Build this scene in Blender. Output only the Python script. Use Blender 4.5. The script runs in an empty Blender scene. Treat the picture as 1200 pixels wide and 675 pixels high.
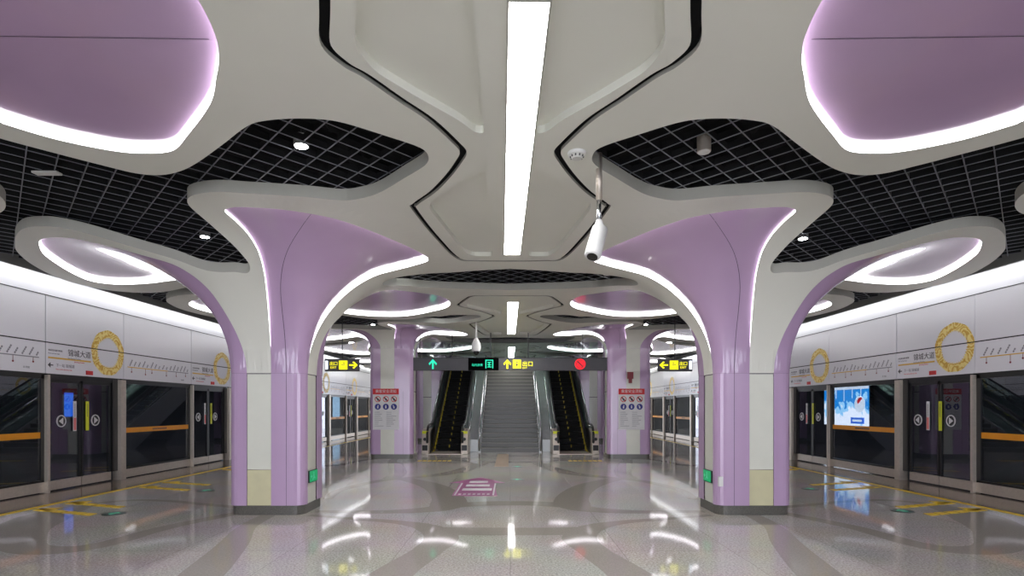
import bpy, math, random
from mathutils import Vector
from mathutils.geometry import delaunay_2d_cdt
random.seed(7)
scene = bpy.context.scene
COL = scene.collection
PI = math.pi

# ------------------------------------------------------------------ camera, world, exposure
cam = bpy.data.cameras.new('camera')
cam.lens = 19.5; cam.sensor_width = 36
cam.shift_x = 2 / 1200; cam.shift_y = 140.5 / 1200
cam.clip_start = 0.05; cam.clip_end = 200
co = bpy.data.objects.new('camera', cam); COL.objects.link(co)
co.location = (0, 0, 1.55); co.rotation_euler = (PI / 2, 0, 0)
scene.camera = co
scene.view_settings.view_transform = 'Standard'
scene.view_settings.look = 'None'
scene.view_settings.gamma = 1
scene.view_settings.use_curve_mapping = False
scene.view_settings.exposure = 1.3
STRIP_E, LED_E, WALL_E, WORLD_E = 10.5, 2.3, 4.0, 2.1
w = bpy.data.worlds.new('world'); scene.world = w; w.use_nodes = True
w.node_tree.nodes['Background'].inputs[0].default_value = (0.86, 0.9, 1.0, 1)
w.node_tree.nodes['Background'].inputs[1].default_value = WORLD_E
scene.cycles.max_bounces = 10
scene.cycles.diffuse_bounces = 5
scene.cycles.glossy_bounces = 4
scene.cycles.transparent_max_bounces = 12
scene.cycles.sample_clamp_indirect = 6
scene.cycles.use_denoising = True

# ------------------------------------------------------------------ helpers
def lin(c):
    c = c / 255
    return c / 12.92 if c <= 0.04045 else ((c + 0.055) / 1.055) ** 2.4
def rgb(r, g, b): return (lin(r), lin(g), lin(b), 1)

def mat(name, col, rough=0.5, metal=0.0, emit=None, strength=0, var=0.04, scale=6, coat=0, spec=0.5, bump=0):
    m = bpy.data.materials.new(name); m.use_nodes = True
    nt = m.node_tree; b = nt.nodes['Principled BSDF']
    b.inputs['Roughness'].default_value = rough
    b.inputs['Metallic'].default_value = metal
    b.inputs['Specular IOR Level'].default_value = spec
    if coat:
        b.inputs['Coat Weight'].default_value = coat; b.inputs['Coat Roughness'].default_value = 0.04
    if var:
        tc = nt.nodes.new('ShaderNodeTexCoord'); n = nt.nodes.new('ShaderNodeTexNoise')
        n.inputs['Scale'].default_value = scale; n.inputs['Detail'].default_value = 3
        r = nt.nodes.new('ShaderNodeValToRGB')
        r.color_ramp.elements[0].position = 0.3; r.color_ramp.elements[1].position = 0.7
        r.color_ramp.elements[0].color = tuple(c * (1 - var) for c in col[:3]) + (1,)
        r.color_ramp.elements[1].color = tuple(min(1, c * (1 + var)) for c in col[:3]) + (1,)
        nt.links.new(tc.outputs['Object'], n.inputs['Vector']); nt.links.new(n.outputs['Fac'], r.inputs['Fac'])
        nt.links.new(r.outputs['Color'], b.inputs['Base Color'])
        if bump:
            bp = nt.nodes.new('ShaderNodeBump'); bp.inputs['Strength'].default_value = bump
            nt.links.new(n.outputs['Fac'], bp.inputs['Height']); nt.links.new(bp.outputs['Normal'], b.inputs['Normal'])
    else:
        b.inputs['Base Color'].default_value = col
    if emit:
        b.inputs['Emission Color'].default_value = emit; b.inputs['Emission Strength'].default_value = strength
    return m

M = {}
M['white'] = mat('white_ceiling_paint', rgb(222, 222, 211), 0.42, var=0.02, scale=1.2)
M['shaded_edge'] = mat('shaded_panel_edge', rgb(172, 171, 161), 0.5, var=0.02)  # greyer than the slab: the shade on its fascia is put into this colour
M['band'] = mat('white_column_strip', rgb(218, 219, 206), 0.28, var=0.02, coat=0.3)
M['cream'] = mat('cream_access_panel', rgb(205, 200, 162), 0.4, var=0.04)
M['lilac'] = mat('lilac_gloss_panel', rgb(186, 158, 191), 0.16, var=0.02, scale=2, coat=0.45)
M['seam'] = mat('dark_seam', rgb(70, 58, 76), 0.6)
M['plinth'] = mat('dark_stone_plinth', rgb(92, 90, 84), 0.2, var=0.2, scale=60)
M['black'] = mat('matt_black', rgb(10, 10, 12), 0.8)
M['void'] = mat('black_painted_void', rgb(7, 7, 9), 0.95)
M['grid_side'] = mat('dark_grid_blade', rgb(9, 9, 11), 0.8)
M['grid'] = mat('grey_grid_edge', rgb(112, 115, 122), 0.55)
M['led'] = mat('led_cove', rgb(255, 255, 255), 0.5, emit=(1, 0.97, 1, 1), strength=LED_E, var=0)
M['strip'] = mat('light_diffuser', rgb(255, 255, 255), 0.5, emit=(1, 0.99, 0.98, 1), strength=STRIP_E, var=0)
M['washer'] = mat('wall_washer', rgb(255, 255, 255), 0.5, emit=(0.96, 0.97, 1, 1), strength=WALL_E, var=0)
M['spot'] = mat('spot_lens', rgb(255, 255, 255), 0.5, emit=(0.93, 0.97, 1, 1), strength=30, var=0)
M['offlens'] = mat('unlit_lens', rgb(205, 205, 200), 0.4)
M['panel'] = mat('white_enamel_panel', rgb(234, 234, 238), 0.22, var=0.01, scale=1)
M['beam'] = mat('grey_beam', rgb(120, 120, 118), 0.6)
M['steel'] = mat('brushed_steel', rgb(196, 186, 174), 0.42, 0.6, var=0.06, scale=20)
M['chrome'] = mat('polished_steel', rgb(205, 208, 210), 0.16, 0.95, var=0.03)
M['frame'] = mat('black_door_frame', rgb(14, 14, 17), 0.35)
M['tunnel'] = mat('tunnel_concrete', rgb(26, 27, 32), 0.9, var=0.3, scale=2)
M['orange'] = mat('orange_band', rgb(228, 150, 20), 0.45)
M['yellow'] = mat('yellow_marking', rgb(226, 190, 30), 0.35)
M['yelstrip'] = mat('yellow_notice', rgb(215, 222, 40), 0.5)
M['decal'] = mat('white_decal', rgb(215, 215, 215), 0.5)
M['red'] = mat('red_print', rgb(205, 34, 38), 0.45)
M['pink'] = mat('pink_print', rgb(226, 120, 120), 0.5)
M['blue'] = mat('navy_print', rgb(38, 42, 130), 0.45)
M['ink'] = mat('dark_ink', rgb(72, 70, 74), 0.6)
M['greyink'] = mat('grey_ink', rgb(140, 140, 146), 0.6)
M['gold'] = mat('gold_line', rgb(222, 178, 66), 0.5)
M['display'] = mat('display_ground', rgb(3, 4, 4), 0.9, spec=0.05)
M['sign'] = mat('sign_grey', rgb(74, 74, 78), 0.5, var=0.05)
M['signblack'] = mat('display_black', rgb(6, 8, 8), 0.25)
M['e_green'] = mat('lit_teal', rgb(20, 190, 150), 0.5, emit=rgb(30, 215, 165), strength=0.5, var=0)
M['e_yellow'] = mat('lit_yellow', rgb(240, 235, 20), 0.5, emit=rgb(250, 242, 10), strength=0.5, var=0)
M['e_red'] = mat('lit_red', rgb(235, 25, 40), 0.5, emit=rgb(240, 25, 40), strength=0.45, var=0)
M['e_white'] = mat('lit_white', rgb(230, 235, 245), 0.5, emit=rgb(225, 235, 245), strength=0.9, var=0)
M['exitgreen'] = mat('exit_green', rgb(0, 130, 80), 0.4, emit=rgb(0, 150, 90), strength=0.35, var=0)
M['discgreen'] = mat('dark_green_disc', rgb(10, 48, 40), 0.3)
M['discmint'] = mat('mint_arrow', rgb(110, 215, 175), 0.4)
M['purple'] = mat('magenta_sticker', rgb(160, 60, 130), 0.3)
M['plate'] = mat('granite_walkway', rgb(112, 98, 84), 0.12, var=0.25, scale=70)
M['inlay'] = mat('dark_granite_inlay', rgb(168, 163, 153), 0.05, var=0.12, scale=55, spec=0.4)
M['mat'] = mat('tactile_mat', rgb(138, 118, 96), 0.6)
M['stair'] = mat('stair_granite', rgb(80, 79, 73), 0.3, var=0.15, scale=50)
M['nosing'] = mat('stair_nosing', rgb(122, 119, 112), 0.35)
M['rubber'] = mat('black_rubber', rgb(12, 12, 13), 0.35)
M['step'] = mat('dark_step_metal', rgb(5, 5, 6), 0.6, 0.0, spec=0.2)
M['cladding'] = mat('pale_steel_cladding', rgb(176, 178, 178), 0.35, 0.4)
M['skirt'] = mat('dark_skirt', rgb(36, 36, 40), 0.3, 0.5)
M['camwhite'] = mat('white_plastic', rgb(222, 222, 220), 0.35)
M['firered'] = mat('fire_red', rgb(130, 38, 48), 0.4)
M['tan'] = mat('tan_cladding', rgb(196, 172, 142), 0.5)
M['tactile'] = mat('yellow_brass', rgb(190, 170, 40), 0.5)

def glass(name, tint, refl=1.0, rough=0.0):
    m = bpy.data.materials.new(name); m.use_nodes = True; nt = m.node_tree
    for n in list(nt.nodes): nt.nodes.remove(n)
    out = nt.nodes.new('ShaderNodeOutputMaterial'); mix = nt.nodes.new('ShaderNodeMixShader')
    tr = nt.nodes.new('ShaderNodeBsdfTransparent'); gl = nt.nodes.new('ShaderNodeBsdfGlossy')
    lw = nt.nodes.new('ShaderNodeLayerWeight'); lw.inputs['Blend'].default_value = 0.5
    pw = nt.nodes.new('ShaderNodeMath'); pw.operation = 'POWER'; pw.inputs[1].default_value = 5
    mu = nt.nodes.new('ShaderNodeMath'); mu.operation = 'MULTIPLY_ADD'; mu.inputs[1].default_value = 0.6; mu.inputs[2].default_value = refl; mu.use_clamp = True
    nt.links.new(lw.outputs['Facing'], pw.inputs[0])
    tr.inputs[0].default_value = tint; gl.inputs['Roughness'].default_value = rough
    gl.inputs['Color'].default_value = (0.95, 0.95, 1, 1)
    nt.links.new(pw.outputs[0], mu.inputs[0]); nt.links.new(mu.outputs[0], mix.inputs[0])
    nt.links.new(tr.outputs[0], mix.inputs[1]); nt.links.new(gl.outputs[0], mix.inputs[2])
    nt.links.new(mix.outputs[0], out.inputs[0])
    return m
M['doorglass'] = glass('tinted_door_glass', (0.55, 0.58, 0.62, 1), 0.085)
M['glass'] = glass('clear_green_glass', (0.78, 0.87, 0.84, 1), 0.05)

def granite():
    m = bpy.data.materials.new('polished_granite_floor'); m.use_nodes = True; nt = m.node_tree
    b = nt.nodes['Principled BSDF']; b.inputs['Roughness'].default_value = 0.05
    b.inputs['Specular IOR Level'].default_value = 0.4
    tc = nt.nodes.new('ShaderNodeTexCoord')
    n = nt.nodes.new('ShaderNodeTexNoise'); n.inputs['Scale'].default_value = 45; n.inputs['Detail'].default_value = 5; n.inputs['Roughness'].default_value = 0.75
    r = nt.nodes.new('ShaderNodeValToRGB')
    r.color_ramp.elements[0].position = 0.36; r.color_ramp.elements[1].position = 0.62
    r.color_ramp.elements[0].color = rgb(156, 154, 146); r.color_ramp.elements[1].color = rgb(222, 219, 210)
    n2 = nt.nodes.new('ShaderNodeTexNoise'); n2.inputs['Scale'].default_value = 0.9; n2.inputs['Detail'].default_value = 2
    br = nt.nodes.new('ShaderNodeTexBrick'); br.offset = 0
    br.inputs['Scale'].default_value = 1.0; br.inputs['Mortar Size'].default_value = 0.0022
    br.inputs['Brick Width'].default_value = 1.2; br.inputs['Row Height'].default_value = 1.2
    br.inputs['Color1'].default_value = (1, 1, 1, 1); br.inputs['Color2'].default_value = (0.93, 0.93, 0.93, 1)
    br.inputs['Mortar'].default_value = (0.42, 0.41, 0.4, 1)
    mx = nt.nodes.new('ShaderNodeMix'); mx.data_type = 'RGBA'; mx.blend_type = 'MULTIPLY'; mx.inputs[0].default_value = 1
    mx2 = nt.nodes.new('ShaderNodeMix'); mx2.data_type = 'RGBA'; mx2.blend_type = 'OVERLAY'; mx2.inputs[0].default_value = 0.18
    L = nt.links
    for q in (n, n2, br): L.new(tc.outputs['Object'], q.inputs['Vector'])
    L.new(n.outputs['Fac'], r.inputs['Fac']); L.new(r.outputs['Color'], mx.inputs[6]); L.new(br.outputs['Color'], mx.inputs[7])
    L.new(mx.outputs[2], mx2.inputs[6]); L.new(n2.outputs['Color'], mx2.inputs[7]); L.new(mx2.outputs[2], b.inputs['Base Color'])
    return m
M['floor'] = granite()

def ring_mat():
    m = bpy.data.materials.new('woven_gold_ring'); m.use_nodes = True; nt = m.node_tree
    b = nt.nodes['Principled BSDF']; b.inputs['Roughness'].default_value = 0.45
    tc = nt.nodes.new('ShaderNodeTexCoord'); n = nt.nodes.new('ShaderNodeTexWave')
    n.inputs['Scale'].default_value = 3; n.inputs['Distortion'].default_value = 30; n.inputs['Detail'].default_value = 3; n.wave_type = 'RINGS'
    r = nt.nodes.new('ShaderNodeValToRGB')
    r.color_ramp.elements[0].color = rgb(216, 170, 54); r.color_ramp.elements[1].color = rgb(246, 226, 140)
    r.color_ramp.elements[1].position = 0.85
    nt.links.new(tc.outputs['Object'], n.inputs['Vector']); nt.links.new(n.outputs['Fac'], r.inputs['Fac'])
    nt.links.new(r.outputs['Color'], b.inputs['Base Color'])
    return m
M['ring'] = ring_mat()

def link(name, me, parent=None):
    o = bpy.data.objects.new(name, me); COL.objects.link(o)
    if parent is not None: o.parent = parent
    return o

class MB:
    def __init__(self): self.v = []; self.f = []
    def quad(self, a, b, c, d):
        n = len(self.v); self.v += [a, b, c, d]; self.f.append((n, n + 1, n + 2, n + 3)); return self
    def box(self, x0, x1, y0, y1, z0, z1):
        n = len(self.v)
        self.v += [(x, y, z) for z in (z0, z1) for y in (y0, y1) for x in (x0, x1)]
        for q in ((0, 2, 3, 1), (4, 5, 7, 6), (0, 1, 5, 4), (2, 6, 7, 3), (0, 4, 6, 2), (1, 3, 7, 5)):
            self.f.append(tuple(n + i for i in q))
        return self
    def prism(self, poly, z0, z1, axis='z'):
        """poly extruded: axis z -> poly is (x,y); axis y -> poly is (x,z), z0,z1 are y; axis x -> poly is (y,z)"""
        n = len(self.v); k = len(poly)
        def p(a, b, c): return (a, b, c) if axis == 'z' else ((a, c, b) if axis == 'y' else (c, a, b))
        self.v += [p(a, b, z0) for a, b in poly] + [p(a, b, z1) for a, b in poly]
        self.f.append(tuple(n + i for i in range(k))[::-1]); self.f.append(tuple(n + k + i for i in range(k)))
        for i in range(k):
            j = (i + 1) % k
            self.f.append((n + i, n + j, n + k + j, n + k + i))
        return self
    def tube(self, pts, r, n=10, cap=True):
        pts = [Vector(p) for p in pts]; b = len(self.v); up = None
        rs = r if isinstance(r, (list, tuple)) else [r] * len(pts)
        for i, p in enumerate(pts):
            t = (pts[min(i + 1, len(pts) - 1)] - pts[max(i - 1, 0)]).normalized()
            if up is None: up = Vector((0, 0, 1)) if abs(t.z) < 0.9 else Vector((1, 0, 0))
            s = t.cross(up).normalized(); u2 = s.cross(t).normalized(); up = u2
            for k in range(n):
                a = 2 * PI * k / n
                q = p + s * math.cos(a) * rs[i] + u2 * math.sin(a) * rs[i]; self.v.append(tuple(q))
        for i in range(len(pts) - 1):
            for k in range(n):
                k2 = (k + 1) % n
                self.f.append((b + i * n + k, b + i * n + k2, b + (i + 1) * n + k2, b + (i + 1) * n + k))
        if cap:
            self.f.append(tuple(b + k for k in range(n))[::-1])
            self.f.append(tuple(b + (len(pts) - 1) * n + k for k in range(n)))
        return self
    def disc(self, cx, cz, r, y0, y1, n=28, hole=0):
        """disc or ring in the XZ plane between y0 and y1"""
        if not hole:
            return self.prism([(cx + r * math.cos(2 * PI * k / n), cz + r * math.sin(2 * PI * k / n)) for k in range(n)], y0, y1, 'y')
        b = len(self.v)
        for rr in (r, hole):
            for y in (y0, y1):
                self.v += [(cx + rr * math.cos(2 * PI * k / n), y, cz + rr * math.sin(2 * PI * k / n)) for k in range(n)]
        for k in range(n):
            j = (k + 1) % n
            self.f += [(b + k, b + j, b + 2 * n + j, b + 2 * n + k), (b + n + k, b + 3 * n + k, b + 3 * n + j, b + n + j),
                       (b + k, b + n + k, b + n + j, b + j), (b + 2 * n + k, b + 2 * n + j, b + 3 * n + j, b + 3 * n + k)]
        return self
    def build(self, name, m, parent=None, smooth=False, mirror=False, bevel=0):
        v = [(-x, y, z) for x, y, z in self.v] if mirror else self.v
        me = bpy.data.meshes.new(name); me.from_pydata(v, [], [f[::-1] for f in self.f] if mirror else self.f)
        me.materials.append(M[m] if isinstance(m, str) else m); me.update()
        if smooth: me.polygons.foreach_set('use_smooth', [True] * len(me.polygons))
        o = link(name, me, parent)
        if bevel:
            b = o.modifiers.new('bevel', 'BEVEL'); b.width = bevel; b.segments = 2; b.limit_method = 'ANGLE'
        return o

def thing(name, label, cat, loc=(0, 0, 0), rotz=0, group=None):
    o = bpy.data.objects.new(name, None); COL.objects.link(o); o.empty_display_size = 0.2
    o.location = loc; o.rotation_euler = (0, 0, rotz); o['label'] = label; o['category'] = cat
    if group: o['group'] = group
    return o
def tag(o, label, cat, group=None):
    o['label'] = label; o['category'] = cat
    if group: o['group'] = group
    return o
def struct(o): o['kind'] = 'structure'; return o

def text(s, size, m, parent, loc, name='lettering', align='LEFT', ext=0.001, tilt=0, rot=None):
    """flat lettering in the parent's XZ plane, facing -Y"""
    c = bpy.data.curves.new('text_curve', 'FONT'); c.body = s; c.size = size; c.align_x = align; c.extrude = ext
    c.resolution_u = 2
    t = bpy.data.objects.new('text_tmp', c); COL.objects.link(t)
    bpy.context.view_layer.update()
    me = bpy.data.meshes.new_from_object(t.evaluated_get(bpy.context.evaluated_depsgraph_get()))
    bpy.data.objects.remove(t); bpy.data.curves.remove(c)
    me.materials.clear(); me.materials.append(M[m])
    o = link(name, me, parent); o.location = loc
    o.rotation_euler = rot if rot else (PI / 2, -tilt, 0)
    return o

def crom(pts, closed=False, n=6):
    out = []; k = len(pts)
    rng = range(k) if closed else range(k - 1)
    for i in rng:
        p = [pts[(i + j) % k] if closed else pts[min(max(i + j, 0), k - 1)] for j in (-1, 0, 1, 2)]
        for s in range(n):
            t = s / n
            out.append(tuple(0.5 * (2 * p[1][a] + (p[2][a] - p[0][a]) * t + (2 * p[0][a] - 5 * p[1][a] + 4 * p[2][a] - p[3][a]) * t * t
                       + (-p[0][a] + 3 * p[1][a] - 3 * p[2][a] + p[3][a]) * t ** 3) for a in range(2)))
    if not closed: out.append(tuple(pts[-1]))
    return out
def inside(x, y, poly):
    c = False; j = len(poly) - 1
    for i in range(len(poly)):
        xi, yi = poly[i]; xj, yj = poly[j]
        if (yi > y) != (yj > y) and x < (xj - xi) * (y - yi) / (yj - yi) + xi: c = not c
        j = i
    return c
def bbox(poly):
    xs = [p[0] for p in poly]; ys = [p[1] for p in poly]
    return min(xs), max(xs), min(ys), max(ys)

# ------------------------------------------------------------------ the tree columns and the ceiling they grow into
HC, ZB, P = 3.85, 2.05, 8.9
RR = 0.14
LC = [dict(cx=-3.53, cy=8.45 - P, ax=.55, ay=.45), dict(cx=-3.53, cy=8.45, ax=.55, ay=.45),
      dict(cx=-3.62, cy=8.45 + P, ax=.66, ay=.5, zb=3.35, R=.62), dict(cx=-3.75, cy=8.45 + 2 * P, ax=.6, ay=.5, zb=3.35, R=.62)]
def sd(x, y, ax, ay, rr=RR):
    qx = abs(x) - ax + rr; qy = abs(y) - ay + rr
    return math.hypot(max(qx, 0), max(qy, 0)) + min(max(qx, qy), 0) - rr
def radius(lx, ly, ax, ay, R0=1.9):
    vx = lx - max(-ax, min(ax, lx)); vy = ly - max(-ay, min(ay, ly)); n = math.hypot(vx, vy)
    if n < 1e-6: return R0
    vx /= n; vy /= n
    return R0 + 0.37 * R0 * min(1, max(0, -vx) ** 2 + max(0, vy) ** 2)
def hgt(lx, ly, c):
    d = sd(lx, ly, c['ax'], c['ay'])
    zb = c.get('zb', ZB)
    if d <= 0: return zb
    r = radius(lx, ly, c['ax'], c['ay'], c.get('R', 1.9))
    if d >= r: return HC
    return zb + (HC - zb) * math.sqrt(max(0, 1 - (1 - d / r) ** 2))
def world_h(x, y):
    z = HC
    for c in LC:
        if abs(y - c['cy']) < 4.4: z = min(z, hgt(x - c['cx'], y - c['cy'], c))
    return z
def normal(lx, ly, c):
    """outward/downward normal of the underside"""
    e = 0.004
    d = sd(lx, ly, c['ax'], c['ay'])
    if d < 0.012:   # beside the shaft: horizontal, away from the column
        gx = sd(lx + e, ly, c['ax'], c['ay']) - sd(lx - e, ly, c['ax'], c['ay'])
        gy = sd(lx, ly + e, c['ax'], c['ay']) - sd(lx, ly - e, c['ax'], c['ay'])
        return Vector((gx, gy, 0)).normalized()
    gx = (hgt(lx + e, ly, c) - hgt(lx - e, ly, c)) / (2 * e); gy = (hgt(lx, ly + e, c) - hgt(lx, ly - e, c)) / (2 * e)
    return Vector((gx, gy, -1)).normalized()

def perim(ax, ay, rr=RR, step=0.05, d=0.0):
    """points around the rounded box at distance d, counter-clockwise"""
    pts = []
    for cxs, cys, a0 in ((1, -1, -90), (1, 1, 0), (-1, 1, 90), (-1, -1, 180)):
        k = max(4, int((rr + d) * PI / 2 / step))
        for i in range(k + 1):
            a = math.radians(a0 + 90 * i / k)
            pts.append((cxs * (ax - rr) + (rr + d) * math.cos(a), cys * (ay - rr) + (rr + d) * math.sin(a)))
    out = []
    for i in range(len(pts)):
        p, q = pts[i], pts[(i + 1) % len(pts)]
        L = math.hypot(q[0] - p[0], q[1] - p[1]); n = max(1, int(L / step))
        for k in range(n): out.append((p[0] + (q[0] - p[0]) * k / n, p[1] + (q[1] - p[1]) * k / n))
    return out
def ang(p): return math.atan2(p[1], p[0])

# plan outlines of the lilac petals, relative to the column (left-hand columns; the right ones are mirrored)
def base_pts(c):
    ax, ay = c['ax'], c['ay']
    return dict(A0=(.08 * ax / .55, -ay), A1=(ax, -.29 * ay / .45), C0=(ax, .08), C1=(.1, ay), D0=(-.2, ay), D1=(-ax, .1), B0=(-ax, -.12), B1=(-.27 * ax / .55, -ay))
def base_path(c, a, b):
    """along the shaft from a to b, counter-clockwise"""
    pr = perim(c['ax'], c['ay'], step=0.04); a0, a1 = ang(a), ang(b)
    if a1 < a0: a1 += 2 * PI
    mid = []
    for p in pr:
        t = ang(p)
        while t < a0: t += 2 * PI
        if a0 + 0.03 < t < a1 - 0.03: mid.append((t, p))
    mid.sort()
    return [a] + [p for _, p in mid] + [b]
A_L = [(.12, -.62), (.19, -.86), (.24, -1.04), (.28, -1.25), (.29, -1.4), (.28, -1.6), (.25, -1.8), (.22, -2.0), (.26, -2.08)]
A_T = [(.26, -2.08), (.4, -2.13), (.58, -2.12), (.84, -2.07), (1.11, -1.96), (1.39, -1.78), (1.6, -1.54), (1.8, -1.24), (2.02, -.8), (2.18, -.36), (2.27, .0)]
A_R = [(2.27, .0), (2.24, .2), (2.1, .3), (1.9, .33), (1.68, .25), (1.46, .1), (1.18, -.02), (.95, -.1), (.8, -.16), (.65, -.23)]
B_U = [(-.35, -.52), (-.49, -.68), (-.62, -.84), (-.78, -.98), (-1.0, -1.08), (-1.4, -1.1), (-1.97, -1.1), (-2.3, -1.12), (-2.68, -1.0), (-2.9, -.86), (-3.06, -.7)]
B_L = [(-3.06, -.7), (-3.43, -.19), (-3.74, .45), (-3.98, 1.1), (-4.08, 1.6), (-3.9, 1.86), (-3.5, 1.88), (-3.0, 1.75), (-2.5, 1.5), (-2.0, 1.15), (-1.6, .8), (-1.25, .5), (-.95, .22), (-.72, .02)]
C_R0 = [(.68, .15), (.85, .4), (1.08, .9), (1.2, 1.5), (1.45, 2.1), (1.7, 2.6), (1.8, 3.1), (1.77, 3.58), (1.7, 3.9), (1.6, 4.12), (1.49, 4.3), (1.25, 4.66), (.8, 5.14), (.5, 5.42), (.21, 5.47), (-.03, 5.42), (-.35, 5.22), (-.58, 4.95)]
C_R1 = [(.68, .15), (.85, .4), (1.08, .9), (1.2, 1.6), (1.38, 2.3), (1.7, 2.62), (2.05, 2.9), (2.2, 3.35), (2.19, 3.9), (2.0, 4.4), (1.65, 4.8), (1.28, 5.18), (.85, 5.48), (.5, 5.53), (.21, 5.5), (-.03, 5.42), (-.35, 5.22), (-.58, 4.95)]
C_L = [(-.58, 4.93), (-.72, 4.5), (-.72, 3.9), (-.5, 3.2), (-.2, 2.4), (.02, 1.6), (.1, 1.0), (.12, .6)]
D_R = [(-.24, .6), (-.4, 1.0), (-.75, 1.7), (-1.2, 2.5), (-1.6, 3.3), (-1.9, 4.2), (-2.1, 5.0), (-2.25, 5.8), (-2.4, 6.4), (-2.75, 6.65), (-3.2, 6.2), (-3.6, 5.4), (-3.75, 4.6), (-3.65, 3.95), (-3.3, 3.45)]
D_L = [(-3.3, 3.45), (-2.8, 3.1), (-2.2, 2.6), (-1.6, 1.8), (-1.15, 1.1), (-.8, .5), (-.65, .2)]
def petals(c, k):
    b = base_pts(c)
    R = {}
    def join(base, *runs):
        pts = []
        for r in runs:
            if pts and math.hypot(pts[-1][0] - r[0][0], pts[-1][1] - r[0][1]) < 1e-6: r = r[1:]
            pts += r
        return base + pts
    sx, sy = c['ax'] / .55, c['ay'] / .45
    def adj(run):    # slide the first few points outward with a wider shaft
        out = []
        for x, y in run:
            f = max(0, 1 - max(abs(x), abs(y)) / 1.4)
            out.append((x * (1 + (sx - 1) * f * 1.4), y * (1 + (sy - 1) * f * 1.4)))
        return out
    aL = crom([b['A0']] + adj(A_L)); aT = crom(A_T); aR = crom(adj(A_R) + [b['A1']])
    R['A'] = join(base_path(c, b['A0'], b['A1']), (aR[::-1]), aT[::-1], aL[::-1])
    bU = crom([b['B1']] + adj(B_U)); bL = crom(adj(B_L) + [b['B0']])
    R['B'] = join(base_path(c, b['B0'], b['B1']), bU, bL)
    cR = crom([b['C0']] + adj(C_R0 if k == 0 else C_R1)); cL = crom(adj(C_L) + [b['C1']])
    R['C'] = join(base_path(c, b['C0'], b['C1']), cL[::-1], cR[::-1])
    dR = crom([b['D0']] + adj(D_R)); dL = crom(adj(D_L) + [b['D1']])
    R['D'] = join(base_path(c, b['D0'], b['D1']), dL[::-1], dR[::-1])
    for q in R:
        p = R[q]; o = []
        for v in p:
            if not o or math.hypot(v[0] - o[-1][0], v[1] - o[-1][1]) > 0.004: o.append(v)
        if math.hypot(o[0][0] - o[-1][0], o[0][1] - o[-1][1]) < 0.004: o.pop()
        R[q] = o
    return R
for k, c in enumerate(LC): c['pet'] = petals(c, k)

# outer edge of the white slab, from the fork between A and B of one column back round B, D, C to the next column's A
EDGE1 = [(-.15, -1.05), (-.36, -1.05), (-.62, -1.08), (-.93, -1.17), (-1.5, -1.27), (-2.08, -1.46), (-2.35, -1.47), (-2.66, -1.37), (-3.02, -1.09), (-3.39, -.7), (-3.72, -.3),
         (-4.12, .4), (-4.42, 1.2), (-4.5, 1.85), (-4.3, 2.4), (-3.9, 2.63), (-3.42, 2.58), (-2.9, 2.3), (-2.4, 2.0), (-2.05, 1.95), (-1.95, 2.2), (-2.3, 2.6), (-2.8, 2.75), (-3.3, 2.92), (-3.75, 3.3),
         (-4.0, 3.8), (-4.15, 4.6), (-4.02, 5.6), (-3.6, 6.5), (-3.1, 6.98), (-2.7, 7.08), (-2.3, 6.85), (-2.0, 6.45), (-1.9, 5.9), (-1.78, 5.1), (-1.55, 4.3), (-1.3, 3.6),
         (-1.1, 3.35), (-1.05, 3.8), (-1.1, 4.5), (-.98, 4.95), (-.83, 5.18), (-.57, 5.47), (-.34, 5.71), (-.14, 5.89), (.08, 5.93), (.34, 5.83), (.61, 5.64), (1.0, 5.31), (1.38, 4.98),
         (1.58, 4.89), (1.81, 4.86), (2.01, 4.87), (2.19, 4.93), (2.49, 5.15), (2.73, 5.35), (2.78, 5.52), (2.72, 5.71), (2.48, 5.99), (2.15, 6.36), (1.91, 6.53), (1.66, 6.6),
         (1.28, 6.5), (.76, 6.41), (.4, 6.36), (.1, 6.45), (-.07, 6.63), (-.12, 6.86), (-.07, 7.22), (.05, 7.6), (.09, 7.77), (.02, 7.86)]
def edge_path():
    pts = []
    for k, c in enumerate(LC):
        x0 = -3.53; y0 = c['cy']
        def up(x, y):   # the second unit's round petal is larger, its rim bulges further
            if k == 0 or not (-.2 < x < 2.7 and 4.8 < y < 5.95): return y
            return min(5.98, y + .62 * max(0, min(1, (2.7 - x) / .9)) * max(0, min(1, (x + .1) / .6)))
        pts += [(x0 + x, y0 + up(x, y)) for x, y in EDGE1]
    return crom(pts, n=5)
EDGE = edge_path()
def gap_poly(c):
    g = [(3.53, .73), (2.99, .84), (2.39, 1.0), (1.95, .93), (1.62, .68), (1.47, .6), (1.42, .85), (1.55, 1.5), (1.81, 2.04), (2.3, 2.22), (2.9, 2.31), (3.53, 2.39)]
    q = crom(g, n=6)
    return [(-3.53 + x, c['cy'] + y) for x, y in q]
GRO = [(0, -6.0), (-.5, -6.0), (-.81, -5.96), (-.98, -5.6), (-1.12, -5.2), (-1.2, -4.93), (-1.13, -4.72), (-1.02, -4.58), (-.85, -4.3), (-.66, -4.0), (-.5, -3.62), (-.455, -3.46), (-.51, -3.28), (-.65, -2.95), (-.86, -2.55), (-1.1, -2.2), (-1.14, -2.02), (-1.02, -.95), (-.82, .12), (-.5, .25), (0, .27)]
def groove(c, d):
    """outer groove line; d = how far inside it"""
    q = crom(GRO, n=5); out = []
    for i, p in enumerate(q):
        a = q[max(i - 1, 0)]; b = q[min(i + 1, len(q) - 1)]
        tx, ty = b[0] - a[0], b[1] - a[1]; L = math.hypot(tx, ty)
        out.append((min(0, p[0] + ty / L * d), c['cy'] + p[1] - tx / L * d) if True else p)
    out[0] = (0, out[0][1]); out[-1] = (0, out[-1][1])
    return out
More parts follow.
